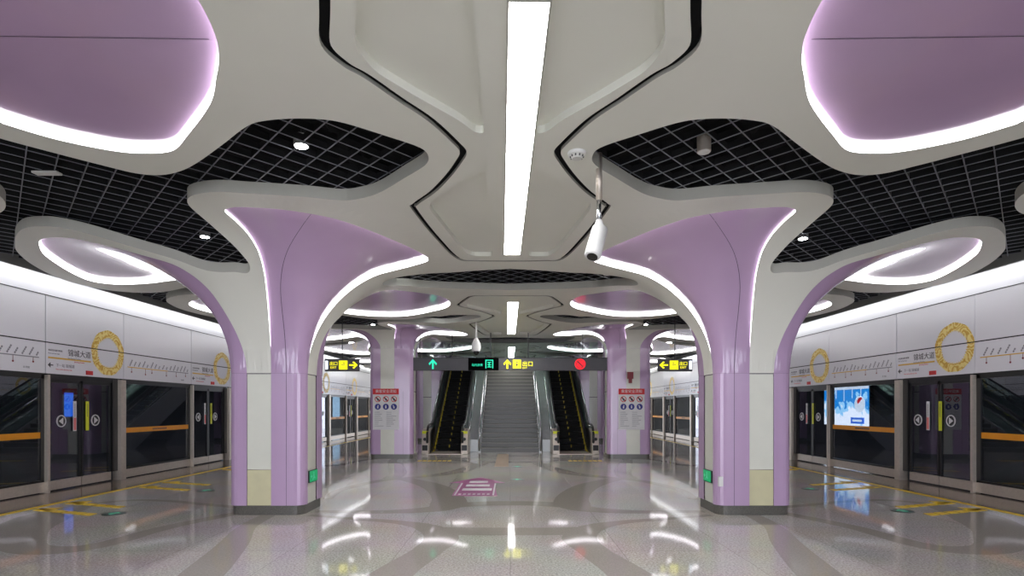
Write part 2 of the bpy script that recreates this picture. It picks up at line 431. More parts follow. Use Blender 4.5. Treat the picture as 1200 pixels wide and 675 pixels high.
POCK1 = [(-.22, -5.7), (-.66, -5.7), (-.86, -5.35), (-.98, -4.95), (-.97, -4.82), (-.92, -4.65), (-.7, -4.36), (-.4, -4.0), (-.3, -3.82), (-.215, -3.8), (-.21, -4.6)]
POCK2 = [(-.24, -3.1), (-.5, -2.8), (-.9, -2.25), (-.93, -2.0), (-.78, -.95), (-.66, -.22), (-.57, -.04), (-.27, -.04), (-.25, -1.2)]
def rnd(poly, r=0.08):
    out = []
    k = len(poly)
    for i in range(k):
        a, b, c_ = Vector(poly[i - 1]), Vector(poly[i]), Vector(poly[(i + 1) % k])
        ra = min(r, (a - b).length * .4); rc = min(r, (c_ - b).length * .4)
        p = b + (a - b).normalized() * ra; q = b + (c_ - b).normalized() * rc
        for t in (0, .33, .67, 1): out.append(tuple((1 - t) ** 2 * p + 2 * t * (1 - t) * b + t * t * q))
    return out
def shift(poly, dx, dy): return [(x + dx, y + dy) for x, y in poly]

def cdt(points, loops, keep):
    vs = []; es = []
    for lp, closed in loops:
        n = len(vs); vs += [Vector(p) for p in lp]
        es += [(n + i, n + i + 1) for i in range(len(lp) - 1)]
        if closed: es.append((n + len(lp) - 1, n))
    vs += [Vector(p) for p in points]
    r = delaunay_2d_cdt(vs, es, [], 0, 1e-5)
    V = [tuple(v) for v in r[0]]; F = []
    for f in r[2]:
        x = sum(V[i][0] for i in f) / len(f); y = sum(V[i][1] for i in f) / len(f)
        if keep(x, y): F.append(tuple(f))
    used = sorted({i for f in F for i in f}); mp = {i: j for j, i in enumerate(used)}
    return [V[i] for i in used], [tuple(mp[i] for i in f) for f in F]

DS = [.006, .018, .04, .07, .11, .16, .22, .3, .39, .5, .62, .76, .92, 1.1, 1.3, 1.52, 1.75, 2.0, 2.3, 2.6]
def rings(c):
    pts = []
    for i, d in enumerate(DS):
        pts += perim(c['ax'], c['ay'], step=0.05 + 0.05 * min(1.5, d), d=d)
    return pts
def inset(z, c=None, x=9, nm=''):
    zb = c.get('zb', ZB) if c else ZB
    t = max(0, min(1, (z - zb - .1) / (HC - zb) * 2)); k = 0.4 + 0.6 * max(0, min(1, (x - .3) / 1.2)) if nm == 'A' else 1
    return 0.064 * k * t * t * (3 - 2 * t)

def orient(V, F):
    """faces turned so that the underside shows"""
    out = []
    for f in F:
        a, b, c_ = (Vector(V[i]) for i in f[:3]); n = (b - a).cross(c_ - a)
        out.append(f)
    return out

def petal_mesh(c, poly, name, parent, mir, dark=None, nm=''):
    x0, x1, y0, y1 = bbox(poly)
    st = [p for p in rings(c) if x0 < p[0] < x1 and y0 < p[1] < y1 and inside(p[0], p[1], poly)]
    gx = x0
    while gx < x1:
        gy = y0
        while gy < y1:
            if sd(gx, gy, c['ax'], c['ay']) > 2.7 and inside(gx, gy, poly): st.append((gx + 1e-3, gy))
            gy += .25
        gx += .25
    V, F = cdt(st, [(poly, True)], lambda x, y: inside(x, y, poly) and sd(x, y, c['ax'], c['ay']) > -0.001)
    W = []
    for x, y in V:
        z = hgt(x, y, c); n = normal(x, y, c); p = Vector((x, y, z)) - n * inset(z, c, x, nm)
        W.append(tuple(p))
    mb = MB(); mb.v = W; mb.f = F
    o = mb.build(name, 'lilac', parent, smooth=True, mirror=mir)
    # led cove along the rim
    lb = MB(); ub = MB(); k = len(poly)
    for i in range(k):
        a, b = poly[i], poly[(i + 1) % k]
        if sd(*a, c['ax'], c['ay']) < .02 or sd(*b, c['ax'], c['ay']) < .02: continue
        za, zb = hgt(*a, c), hgt(*b, c)
        if min(za, zb) < c.get('zb', ZB) + .25: continue
        A = Vector((*a, za)); B = Vector((*b, zb)); na, nb = normal(*a, c), normal(*b, c)
        mx, my = (a[0] + b[0]) / 2, (a[1] + b[1]) / 2
        (ub if dark and dark(mx, my) else lb).quad(tuple(A - na * .004), tuple(B - nb * .004), tuple(B - nb * inset(zb, c, b[0], nm)), tuple(A - na * inset(za, c, a[0], nm)))
    lb.build('led_strip', 'led', parent, mirror=mir)
    if ub.f: ub.build('rim_wall', 'lilac', parent, mirror=mir)
    return o

NTH = ['nearest the camera and mostly overhead', 'first in view', 'second, behind the first and carrying a notice board', 'third, farthest, beside the escalator']
def build_column(k, side):
    c = LC[k]; mir = side > 0; sname = 'right' if mir else 'left'
    lab = ['lilac and white flaring column overhead at the %s edge, nearest of its row',
           'large lilac and white flaring column in the %s foreground with green exit sign',
           'lilac and white flaring column on the %s bearing the red-headed notice board',
           'farthest lilac and white flaring column on the %s, beyond the escalator'][k] % sname
    t = thing('flaring_column', lab, 'column', (side * -c['cx'], c['cy'], 0), group='lilac flaring columns in two rows')
    b = base_pts(c); ax, ay = c['ax'], c['ay']
    order = ['A0', 'A1', 'C0', 'C1', 'D0', 'D1', 'B0', 'B1', 'A0']
    for i in range(8):
        a_, b_ = b[order[i]], b[order[i + 1]]
        pth = base_path(c, a_, b_) if i < 8 else []
        lil = i % 2 == 0
        if not lil: pth = [a_, b_]
        mb = MB(); ins = 0.0 if lil else 0.012
        cen = Vector((0, 0))
        q = [p if lil else (p[0] * (1 - ins / abs(p[0]) * (abs(abs(p[0]) - ax) < 1e-4)) if abs(p[0]) > .01 else p[0],
                            p[1] * (1 - ins / abs(p[1]) * (abs(abs(p[1]) - ay) < 1e-4)) if abs(p[1]) > .01 else p[1]) for p in pth]
        z0 = 0.14
        if i == 7 and k < 2: z0 = 0.66
        for j in range(len(q) - 1):
            mb.quad((*q[j], z0), (*q[j + 1], z0), (*q[j + 1], c.get('zb', ZB) - .002), (*q[j], c.get('zb', ZB) - .002))
        mb.build('corner_panel' if lil else 'white_strip', 'lilac' if lil else 'band', t, smooth=lil, mirror=mir)
        if i == 7 and k < 2:
            MB().quad((*q[0], .14), (*q[1], .14), (*q[1], .655), (*q[0], .655)).build('access_panel', 'cream', t, mirror=mir)['label'] = 'cream panel at the foot of the white strip'
    # seams: the horizontal joint and one hairline per lilac corner
    sm = MB(); pr = perim(ax - .006, ay - .006, step=.05)
    for i in range(len(pr)):
        p, q = pr[i], pr[(i + 1) % len(pr)]
        sm.quad((*p, ZB - .012), (*q, ZB - .012), (*q, ZB + .012), (*p, ZB + .012))
    sm.build('joint', 'seam', t, mirror=mir)
    pl = MB(); pp = perim(ax - .02, ay - .02, step=.08)
    pl.prism(pp, 0, .145); pl.build('plinth', 'plinth', t, mirror=mir)
    mb = MB()
    for s in ((.3 * ax / .55, -1),):
        mb.box(s[0] - .0025, s[0] + .0025, -ay - .0015, -ay + .004, .14, ZB)
    mb.build('panel_joint', 'seam', t, mirror=mir)
    for nm in 'ABCD': petal_mesh(c, c['pet'][nm], 'lilac_petal', t, mir, (lambda x, y: x > -2.95 and y < -.42) if nm == 'B' else None, nm)
    y_ = 3.95; mb = MB()
    mb.quad((-.7, y_, HC + .061), (1.6, y_ + .05, HC + .061), (1.6, y_ + .056, HC + .061), (-.7, y_ + .006, HC + .061)); mb.build('panel_joint', 'seam', t, mirror=mir)
    # hairline joint up petal A
    ln = [(.3, -ay), (.33, -.7), (.42, -.95), (.62, -1.25), (.95, -1.6), (1.2, -1.88)]
    ln = crom(ln, n=6); mb = MB()
    for i in range(len(ln) - 1):
        q = []
        for (x, y), o_ in ((ln[i], -.003), (ln[i + 1], -.003), (ln[i + 1], .003), (ln[i], .003)):
            z = hgt(x, y, c); n = normal(x, y, c); p = Vector((x, y, z)) - n * (inset(z, c, x, 'A') - .003); q.append((p.x + o_, p.y + o_ * .3, p.z))
        mb.quad(*q)
    mb.build('panel_joint', 'seam', t, mirror=mir)
    c['thing%d' % side] = t
    return t

# white slab, one tile around each column
def tile(k):
    c = LC[k]; y0, y1 = c['cy'] - P / 2, c['cy'] + P / 2
    if k == 3: y1 = 25.6
    if k == 0: y0 = -4.6
    x0 = -8.3
    loops = []; lil = []; holes = []
    for j in (k - 1, k, k + 1):
        if 0 <= j < len(LC):
            cj = LC[j]
            for q in 'ABCD':
                pg = shift(cj['pet'][q], cj['cx'], cj['cy']); lil.append(pg)
            holes.append([(x, y) for x, y in gap_poly(cj)] + [(0.3, gap_poly(cj)[-1][1]), (0.3, gap_poly(cj)[0][1])])
    allc = [LC[0]['cy'] - P] + [q['cy'] for q in LC] + [LC[-1]['cy'] + P]
    gr = []
    for cy in allc:
        g = dict(cy=cy)
        o = groove(g, 0); i_ = groove(g, .062)
        if abs(cy - c['cy']) < 1.6 * P:
            gr.append((o + [(.3, o[-1][1]), (.3, o[0][1])], i_ + [(.3, i_[-1][1]), (.3, i_[0][1])]))
            for pk in (POCK1, POCK2): holes.append(shift(rnd(pk), 0, cy))
    for pg in lil + holes: loops.append((pg, True))
    for o, i_ in gr: loops += [(o, True), (i_, True)]
    ed = [p for p in EDGE if y0 - 3 < p[1] < y1 + 3]
    loops.append((EDGE, False))
    loops.append(([(x0, y0), (0, y0), (0, y1), (x0, y1)], True))
    edge_poly = EDGE + [(5, EDGE[-1][1]), (5, EDGE[0][1])]
    bbs = [(bbox(p), p) for p in lil + holes]
    gbs = [(bbox(o), o, i_) for o, i_ in gr]
    def keep(x, y):
        if not (y0 < y < y1 and x0 < x < 0): return False
        if sd(x - c['cx'], y - c['cy'], c['ax'], c['ay']) < 0: return False
        for (a, b_, c0, d0), p in bbs:
            if a < x < b_ and c0 < y < d0 and inside(x, y, p): return False
        for (a, b_, c0, d0), o, i_ in gbs:
            if a < x < b_ and c0 < y < d0 and inside(x, y, o) and not inside(x, y, i_): return False
        return inside(x, y, edge_poly)
    st = [(p[0] + c['cx'], p[1] + c['cy']) for p in rings(c)]
    st = [p for p in st if p[0] < -.01 and y0 < p[1] < y1] + [(p[0] + c['cx'], p[1] + c['cy']) for p in perim(c['ax'], c['ay'], step=.04)]
    V, F = cdt(st, loops, keep)
    return V, F, c
for k in range(4):
    V, F, c = tile(k)
    W = [(x, y, hgt(x - c['cx'], y - c['cy'], c)) for x, y in V]
    near = []; far = []
    for f in F:
        x = sum(W[i][0] for i in f) / len(f); y = sum(W[i][1] for i in f) / len(f)
        lx, ly = x - c['cx'], y - c['cy']
        (near if sd(lx, ly, c['ax'], c['ay']) < radius(lx, ly, c['ax'], c['ay'], c.get('R', 1.9)) else far).append(f)
    for side in (-1, 1):
        t = build_column(k, side)
        mb = MB(); mb.v = [(x - c['cx'], y - c['cy'], z) for x, y, z in W]; mb.f = near
        mb.build('white_flare', 'white', t, smooth=True, mirror=side > 0)
        mb = MB(); mb.v = W; mb.f = far
        struct(mb.build('ceiling', 'white', smooth=False, mirror=side > 0))

for side in (-1, 1):
    mb = MB()   # fascia of the slab: a real thickness of 13 cm
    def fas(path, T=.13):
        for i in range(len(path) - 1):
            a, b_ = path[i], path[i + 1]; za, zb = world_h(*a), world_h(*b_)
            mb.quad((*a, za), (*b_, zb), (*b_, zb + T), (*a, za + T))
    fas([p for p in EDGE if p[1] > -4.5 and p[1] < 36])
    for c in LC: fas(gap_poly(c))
    struct(mb.build('ceiling_edge', 'shaded_edge', smooth=True, mirror=side > 0))
    mb = MB(); bk = MB()
    for cy in [q['cy'] for q in LC] + [LC[-1]['cy'] + P]:
        if cy > 30: continue
        o, i_ = groove(dict(cy=cy), 0), groove(dict(cy=cy), .062)
        for i in range(len(o) - 1):
            bk.quad((*o[i], HC + .07), (*o[i + 1], HC + .07), (*i_[i + 1], HC + .07), (*i_[i], HC + .07))
            for q in (o, i_): mb.quad((*q[i], HC), (*q[i + 1], HC), (*q[i + 1], HC + .03), (*q[i], HC + .03)); bk.quad((*q[i], HC + .03), (*q[i + 1], HC + .03), (*q[i + 1], HC + .07), (*q[i], HC + .07))
    struct(mb.build('ceiling_trim', 'shaded_edge', mirror=side > 0)); struct(bk.build('ceiling_trim', 'void', mirror=side > 0))
    wl = MB()
    for cy in [q['cy'] for q in LC]:
        for pk in (POCK1, POCK2):
            pg = shift(rnd(pk), 0, cy); n = len(wl.v)
            wl.v += [(x, y, HC + .065) for x, y in pg]; wl.f.append(tuple(range(n, n + len(pg))))
            for i in range(len(pg)):
                a, b_ = pg[i], pg[(i + 1) % len(pg)]; wl.quad((*a, HC), (*b_, HC), (*b_, HC + .065), (*a, HC + .065))
    struct(wl.build('ceiling_recess', 'white', mirror=side > 0))
# black sealing strip above the centre line lens gaps etc: the open grid above everything
GZ = 4.03
def grid():
    b = MB(); e = MB(); a = math.radians(43); s = .235
    x0, x1, y0, y1 = -8.35, 8.35, -1.5, 26.5
    for sg in (1, -1):
        dx, dy = math.sin(a) * sg, math.cos(a); nx, ny = dy, -dx
        cs = [x * nx + y * ny for x in (x0, x1) for y in (y0, y1)]
        o = math.floor(min(cs) / s) * s
        while o < max(cs):
            px, py = nx * o, ny * o; t0, t1 = -1e9, 1e9
            for p_, d_, lo, hi in ((px, dx, x0, x1), (py, dy, y0, y1)):
                u, v = (lo - p_) / d_, (hi - p_) / d_
                t0 = max(t0, min(u, v)); t1 = min(t1, max(u, v))
            if t1 > t0:
                q0 = (px + dx * t0, py + dy * t0); q1 = (px + dx * t1, py + dy * t1)
                for m_, w_, za, zb in ((b, .003, GZ + .006, GZ + .07), (e, .0055, GZ, GZ + .006)):
                    n = len(m_.v)
                    for (x, y) in (q0, q1):
                        for (s_, z) in ((-w_, za), (w_, za), (w_, zb), (-w_, zb)): m_.v.append((x + nx * s_, y + ny * s_, z))
                    for q in ((0, 4, 5, 1), (1, 5, 6, 2), (2, 6, 7, 3), (3, 7, 4, 0)): m_.f.append(tuple(n + i for i in q))
            o += s
    struct(b.build('ceiling_grid', 'grid_side')); struct(e.build('ceiling_grid_edge', 'grid'))
grid()
mb = MB().box(-12.8, 12.8, -6, 25.6, 4.9, 5.1); mb.box(-12.8, -3.4, 25.6, 42, 4.9, 5.1); mb.box(3.4, 12.8, 25.6, 42, 4.9, 5.1)
struct(mb.build('ceiling_void', 'void'))
for x, yy, r in ((-6.2, None, .14), (6.5, None, .16), (-1.9, None, .09), (2.6, None, .1)):
    struct(MB().tube([(x, -1, 4.62), (x, 25, 4.62)], r, 12).build('ceiling_duct', 'void', smooth=True))
# flat continuation of the slab beyond the escalator well on both sides
for s in (-1, 1):
    struct(MB().box(*sorted((s * 3.45, s * 8.3)), 30.9, 42, 3.85, 3.98).build('ceiling', 'white'))
struct(MB().box(-3.45, 3.45, 25.6, 25.75, 3.85, 4.9).build('wall_header', 'beam'))
struct(MB().box(-3.45, 3.45, 36, 36.2, 3.3, 8.3).build('wall_upper_hall', 'beam'))
for s in (-1, 1): struct(MB().box(*sorted((s * 3.35, s * 3.45)), 25.6, 36.2, 3.85, 8.3).build('wall_stairwell', 'beam'))
struct(MB().box(-3.45, 3.45, 25.6, 36.2, 8.3, 8.5).build('ceiling_upper_hall', 'beam'))
struct(MB().box(-3.45, 3.45, 27.8, 36.2, 4.4, 4.6).build('floor_upper_hall', 'stair'))

# ------------------------------------------------------------------ floor and its inlays
struct(MB().box(-7.35, 7.35, -6, 42, -.2, 0).build('floor', 'floor'))
for s in (-1, 1):
    struct(MB().box(*sorted((s * 7.35, s * 8.62)), -6, 42, -.2, 0).build('floor_edge', 'plate'))
    struct(MB().box(*sorted((s * 7.31, s * 7.42)), -6, 42, 0, .004).build('floor_line', 'yellow'))
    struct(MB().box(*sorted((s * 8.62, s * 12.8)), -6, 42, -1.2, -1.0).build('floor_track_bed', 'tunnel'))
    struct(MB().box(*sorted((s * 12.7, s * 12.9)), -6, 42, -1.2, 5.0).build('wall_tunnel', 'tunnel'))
    for yy in (-6.2, 42.0): struct(MB().box(*sorted((s * 8.6, s * 12.9)), yy, yy + .2, -1.2, 5.0).build('wall_tunnel', 'tunnel'))  # end walls added to keep the bright world out of the tunnel
def ribbon(path, wd, name='floor_inlay', z=.002, m='inlay', mir=False):
    p = crom(path, n=8); L = []; R_ = []
    ws = wd if isinstance(wd, list) else [wd] * len(path)
    for i, q in enumerate(p):
        a, b_ = p[max(i - 1, 0)], p[min(i + 1, len(p) - 1)]
        tx, ty = b_[0] - a[0], b_[1] - a[1]; l = math.hypot(tx, ty) or 1
        u = i / (len(p) - 1) * (len(ws) - 1); j = min(int(u), len(ws) - 2); ww = (ws[j] + (ws[j + 1] - ws[j]) * (u - j)) / 2
        L.append((q[0] - ty / l * ww, q[1] + tx / l * ww)); R_.append((q[0] + ty / l * ww, q[1] - tx / l * ww))
    mb = MB()
    for i in range(len(p) - 1): mb.quad((*L[i], z), (*R_[i], z), (*R_[i + 1], z), (*L[i + 1], z))
    return struct(mb.build(name, m, mirror=mir))
zc = 0
def inlays(s, dy):
    z = [0.0016 + .0004 * i for i in range(6)]
    mir = s > 0
    def sh(l): return [(x, y + dy) for x, y in l]
    ribbon(sh([(-4.0, 8.2), (-4.45, 7.2), (-4.6, 6.35), (-4.85, 6.05), (-5.3, 6.1), (-5.75, 6.5), (-6.15, 6.95), (-6.45, 7.5), (-6.65, 8.0), (-6.8, 8.9)]), [.22, .25, .3, .34, .38, .5, .62, .72, .7, .3], z=z[0], mir=mir)
    ribbon(sh([(-6.8, 8.95), (-6.3, 9.3), (-5.6, 9.2), (-4.9, 8.9), (-4.1, 8.6)]), .16, z=z[1], mir=mir)
    ribbon(sh([(-3.5, 8.1), (-3.42, 7.2), (-3.15, 6.3), (-2.9, 5.3), (-2.65, 4.2), (-2.6, 3.2)]), [.22, .24, .34, .42, .4, .4], z=z[2], mir=mir)
    ribbon(sh([(-2.9, 8.0), (-2.2, 7.75), (-1.5, 7.5), (-1.05, 7.15), (-.82, 6.6), (-.9, 6.0), (-1.05, 5.4), (-1.2, 4.8), (-1.6, 4.0), (-2.2, 3.4), (-2.7, 3.0)]), [.12, .14, .2, .35, .42, .36, .4, .45, .4, .3, .2], z=z[3], mir=mir)
    ribbon(sh([(-3.1, 9.4), (-3.2, 10.4), (-2.9, 11.5), (-2.45, 12.1), (-2.0, 11.7), (-1.5, 10.9), (-1.15, 9.9), (-1.0, 9.0), (-1.15, 8.5), (-1.9, 8.25), (-2.9, 8.3)]), [.16, .2, .25, .3, .4, .5, .55, .6, .45, .25, .15], z=z[4], mir=mir)
    ribbon(sh([(-1.0, 7.0), (-.5, 6.95), (0, 6.95)]), .42, z=z[5], mir=mir)
    ribbon(sh([(-1.1, 8.7), (-.5, 8.95), (0, 9.0)]), .4, z=z[5], mir=mir)
for s in (-1, 1):
    for dy in (0, P): inlays(s, dy)
struct(MB().box(-.42, -.05, 14.6, 18.6, .001, .006).build('floor_mat', 'mat'))

# queue markings beside the doors
def queue_mark(s, y, lab):
    mb = MB(); Z = (0, .006)
    for i in range(6):
        x = 6.05 + i * .2; q = y - (7.2 - x) * .35
        mb.prism([(x, q - .075 - .05), (x + .16, q - .075), (x + .16, q + .075), (x, q + .075 - .05)], *Z)
    mb.prism([(6.95, y - .2), (6.95, y + .12), (7.25, y - .0)], *Z)
    o = mb.build('queue_arrow', 'yellow', mirror=s < 0); tag(o, lab, 'floor marking', 'dashed yellow queue arrows on the floor')
for s, nm in ((-1, 'left'), (1, 'right')):
    for y, lb in ((8.5, 'nearest to the camera'), (9.1, 'second from the camera'), (10.9, 'third from the camera'), (11.6, 'fourth from the camera'), (14.0, 'fifth from the camera'), (14.8, 'sixth from the camera')):
        queue_mark(s, y, 'dashed yellow arrow on the floor by the %s platform doors, %s' % (nm, lb))
def disc(x, y, lab, arrow=True):
    t = thing('floor_disc', lab, 'floor marker', (x, y, 0), group='round green exit markers on the floor')
    MB().prism([(.15 * math.cos(a * PI / 12), .15 * math.sin(a * PI / 12)) for a in range(24)], 0, .005).build('plate', 'discgreen', t)
    MB().prism([(-.03, -.08), (.03, -.08), (.03, .01), (.09, .01), (0, .1), (-.09, .01), (-.03, .01)], .005, .008).build('arrow', 'discmint', t)
disc(-5.8, 8.12, 'round green floor marker nearest the left doors, in front of the left column')
disc(-5.7, 10.39, 'round green floor marker on the left, farther one behind the queue arrows')
disc(5.89, 8.33, 'round green floor marker nearest the right doors, beside the advert reflection')
disc(5.74, 10.61, 'round green floor marker on the right, close behind the right column')
disc(.15, 11.99, 'round green floor marker in the hall centre, right of the magenta sticker')
disc(.18, 14.6, 'small round green floor marker in the centre before the stairs, farther one')
t = thing('floor_sticker', 'magenta arrow-shaped floor sticker with white lettering before the stairs', 'sticker', (-.63, 9.75, 0), rotz=0)
MB().prism([(-.4, 0), (.4, 0), (.3, 1.7), (.52, 1.7), (-.02, 2.6), (-.62, 1.7), (-.4, 1.7)], 0, .005).build('arrow_plate', 'purple', t)
mb = MB()
for i, y in enumerate((.62, 1.15, 1.7)): mb.box(-.28 + .03 * i, .28 - .06 * i, y, y + .28, .005, .008)
mb.box(-.37, -.34, .05, 1.65, .005, .008); mb.box(.31, .34, .05, 1.6, .005, .008)
for i in range(7): mb.box(-.3 + i * .085, -.25 + i * .085, .12, .24, .005, .008)
mb.build('lettering', 'decal', t)
for s, nm in ((-1, 'left'), (1, 'right')):
    mb = MB()
    for i in range(7): mb.box(s * 2.2 - .5 + i * .145, s * 2.2 - .4 + i * .145, 16.1, 16.35, 0, .006)
    tag(mb.build('floor_warning', 'yellow'), 'yellow lettering strip on the floor before the %s escalator' % nm, 'floor marking')

# ------------------------------------------------------------------ platform walls
WX = 8.5
ORD = {-1: 'nearest the camera', 0: 'second from the camera', 1: 'third from the camera', 2: 'fourth, behind the large column', 3: 'fifth from the camera', 4: 'sixth from the camera', 5: 'farthest'}
def side_thing(name, label, cat, side, y, W, z=0, group=None):
    """local frame: x to the viewer's right along the wall, -y toward the platform"""
    if side < 0: return thing(name, label, cat, (-WX, y, z), PI / 2, group)
    return thing(name, label, cat, (WX, y + W, z), -PI / 2, group)
def door_unit(side, y, k):
    nm = 'left' if side < 0 else 'right'; W = 2.03
    t = side_thing('platform_door', 'glass double platform door on the %s wall, %s' % (nm, ORD[k]), 'door', side, y, W, group='platform screen doors')
    fl = side > 0
    def X(a, b_): return (W - b_, W - a) if fl else (a, b_)
    def bx(mb, a, b_, *r): x = X(a, b_); return mb.box(x[0], x[1], *r)
    bx(MB(), 0, .05, -.1, .05, 0, 2.15).build('jamb', 'steel', t)
    bx(MB(), 1.86, 2.02, -.12, .06, 0, 2.15).build('jamb', 'steel', t)
    bx(MB(), 1.7, 1.86, -.05, .03, .2, 2.15).build('infill_panel', 'frame', t)
    bx(MB(), 0.05, 1.86, -.04, .04, 2.08, 2.18).build('head', 'frame', t)
    for a in (.06, .88):
        lf = bx(MB(), a, a + .8, -.012, .0, .22, 2.08).build('door_leaf', 'doorglass', t)
        fr = MB()
        bx(fr, a, a + .045, -.03, .02, .2, 2.08); bx(fr, a + .76, a + .805, -.03, .02, .2, 2.08); bx(fr, a, a + .8, -.03, .02, 2.02, 2.08)
        fr.build('leaf_frame', 'frame', lf)
        bx(MB(), a, a + .8, -.035, .02, .03, .2).build('kick_plate', 'steel', lf)
    x0 = .0 if not fl else .17
    for cx_, d in ((.4 + x0, -1), (1.26 + x0, 1)):
        mb = MB().disc(cx_, 1.3, .115, -.02, -.0135, hole=.095)
        mb.disc(cx_, 1.3, .085, -.02, -.0135); o = mb.build('arrow_decal', 'decal', t)
        MB().prism([(cx_ + d * .065, 1.3), (cx_ - d * .04, 1.37), (cx_ - d * .04, 1.23)], -.024, -.0205, 'y').build('arrow', 'decal', o)
        MB().disc(cx_, 1.3, .086, -.0225, -.0203).build('arrow_ground', 'frame', o)
    for a, m in ((.66 + x0, 'decal'), (.98 + x0, 'yelstrip')):
        o = MB().box(a, a + .08, -.038, -.032, 1.1, 1.68).build('notice_strip', m, t)
        if m == 'decal':
            MB().box(a + .01, a + .07, -.041, -.0385, 1.12, 1.36).build('notice_print', 'pink', o)
        g = MB()
        for i in range(8): g.box(a + .03, a + .05, -.041, -.0385, 1.38 + i * .033, 1.398 + i * .033)
        g.build('notice_text', 'ink', o)
    # lintel panel with the station name and the woven ring
    h = side_thing('station_name_panel', 'golden ring and station name panel on the %s wall, %s' % (nm, ORD[k]), 'sign panel', side, y, W, 2.18, group='station name panels over the doors')
    W2 = W - .004
    MB().box(.004, W2 - .004, -.06, .0, .0, .56).build('lower_panel', 'panel', h)
    up = MB().box(.004, W2 - .004, -.06, .0, .58, 1.42); up.build('upper_panel', 'panel', h)
    N = 160; rg = MB(); rc = (1.56, .52)
    vs = []
    for i in range(N):
        a = 2 * PI * i / N; ro = .465 + .006 * math.sin(9 * a) + .004 * (i % 3); ri = .288 + .012 * (i % 4) + .008 * math.sin(5 * a)
        vs += [(rc[0] + ro * math.cos(a), -.0635, rc[1] + ro * math.sin(a)), (rc[0] + ri * math.cos(a - .1), -.0635, rc[1] + ri * math.sin(a - .1))]
    rg.v = vs
    for i in range(N):
        j = (i + 1) % N; rg.f.append((2 * i, 2 * j, 2 * j + 1, 2 * i + 1))
    o = rg.build('ring_emblem', 'ring', h)
    text('锦城大道', .145, 'ink', h, (.5, -.062, .37))
    text('Jincheng Dadao', .052, 'greyink', h, (.5, -.062, .3))
    text('Jincheng Dadao', .04, 'pink', h, (.66, -.062, .245))
    text('本站首末班车时刻', .04, 'ink', h, (.05, -.062, .42)); text('First and last train', .035, 'greyink', h, (.05, -.062, .365))
    MB().box(.05, 1.08, -.063, -.0605, .28, .31).build('route_line', 'gold', h)
    MB().prism([(.04, .16), (.1, .21), (.1, .17), (.16, .17), (.16, .15), (.1, .15), (.1, .11)], -.063, -.0605, 'y').build('arrow', 'ink', h)
    text('下一站 锦城湖', .07, 'greyink', h, (.22, -.062, .14)); text('Next station Jincheng Lake', .035, 'pink', h, (.22, -.062, .08))
    MB().box(.95, 1.12, -.075, -.06, .03, .11).build('door_number_plate', 'red', h)
def fixed_unit(side, y, k):
    nm = 'left' if side < 0 else 'right'; W = 2.57
    t = side_thing('glass_screen', 'fixed glass screen with orange band on the %s wall, %s' % (nm, ORD[k]), 'screen', side, y, W, group='fixed glass platform screens')
    fl = side > 0
    def bx(mb, a, b_, *r): x = (W - b_, W - a) if fl else (a, b_); return mb.box(x[0], x[1], *r)
    MB().box(.08, W - .05, -.012, 0, .22, 2.1).build('pane', 'doorglass', t)
    fr = MB().box(.0, .09, -.03, .03, .2, 2.15); fr.box(W - .07, W, -.03, .03, .2, 2.15); fr.box(0, W, -.03, .03, 2.08, 2.18); fr.box(0, W, -.03, .03, .2, .24)
    fr.build('frame', 'frame', t)
    MB().box(0, W, -.035, .02, .02, .2).build('kick_plate', 'steel', t)
    o = MB().box(.09, W - .07, -.018, -.0125, 1.0, 1.11).build('orange_band', 'orange', t)
    g = MB()
    for i in range(9): g.box(1.05 + i * .06, 1.09 + i * .06, -.0205, -.0185, 1.035, 1.075)
    g.build('band_text', 'ink', o)
    h = side_thing('route_map_panel', 'white route map panel on the %s wall, %s' % (nm, ORD[k]), 'sign panel', side, y, W, 2.18, group='route map panels between the doors')
    MB().box(.004, W - .02, -.06, .0, .0, .56).build('lower_panel', 'panel', h)
    MB().box(.004, W - .02, -.06, .0, .58, 1.42).build('upper_panel', 'panel', h)
    MB().box(.12, 1.55, -.063, -.0605, .265, .283).build('route_line', 'gold', h)
    MB().box(1.55, 2.42, -.063, -.0605, .265, .283).build('route_line', 'greyink', h)
    nm_ = MB()
    rr = random.Random(5)
    for i in range(16):
        x = .2 + i * .145; n = rr.choice((2, 3, 3, 4, 4))
        for j in range(n):
            a = math.radians(58); cx_, cz = x + j * .042 * math.cos(a), .32 + j * .042 * math.sin(a)
            nm_.prism([(cx_ + .017 * u * math.cos(a) - .014 * v * math.sin(a), cz + .017 * u * math.sin(a) + .014 * v * math.cos(a)) for u, v in ((-1, -1), (1, -1), (1, 1), (-1, 1))], -.063, -.0605, 'y')
    nm_.build('lettering', 'greyink', h)
    dt = MB()
    for x, L in ((.25, .09), (.72, .12), (.95, .07), (1.5, .1), (1.9, .09), (2.3, .07)):
        dt.box(x - .004, x + .004, -.063, -.0605, .265 - L, .265); dt.disc(x, .26 - L, .018, -.064, -.0605, n=10)
    dt.build('dot_pattern', 'firered', h)
    text('往 回龙', .04, 'greyink', h, (2.1, -.062, .07))
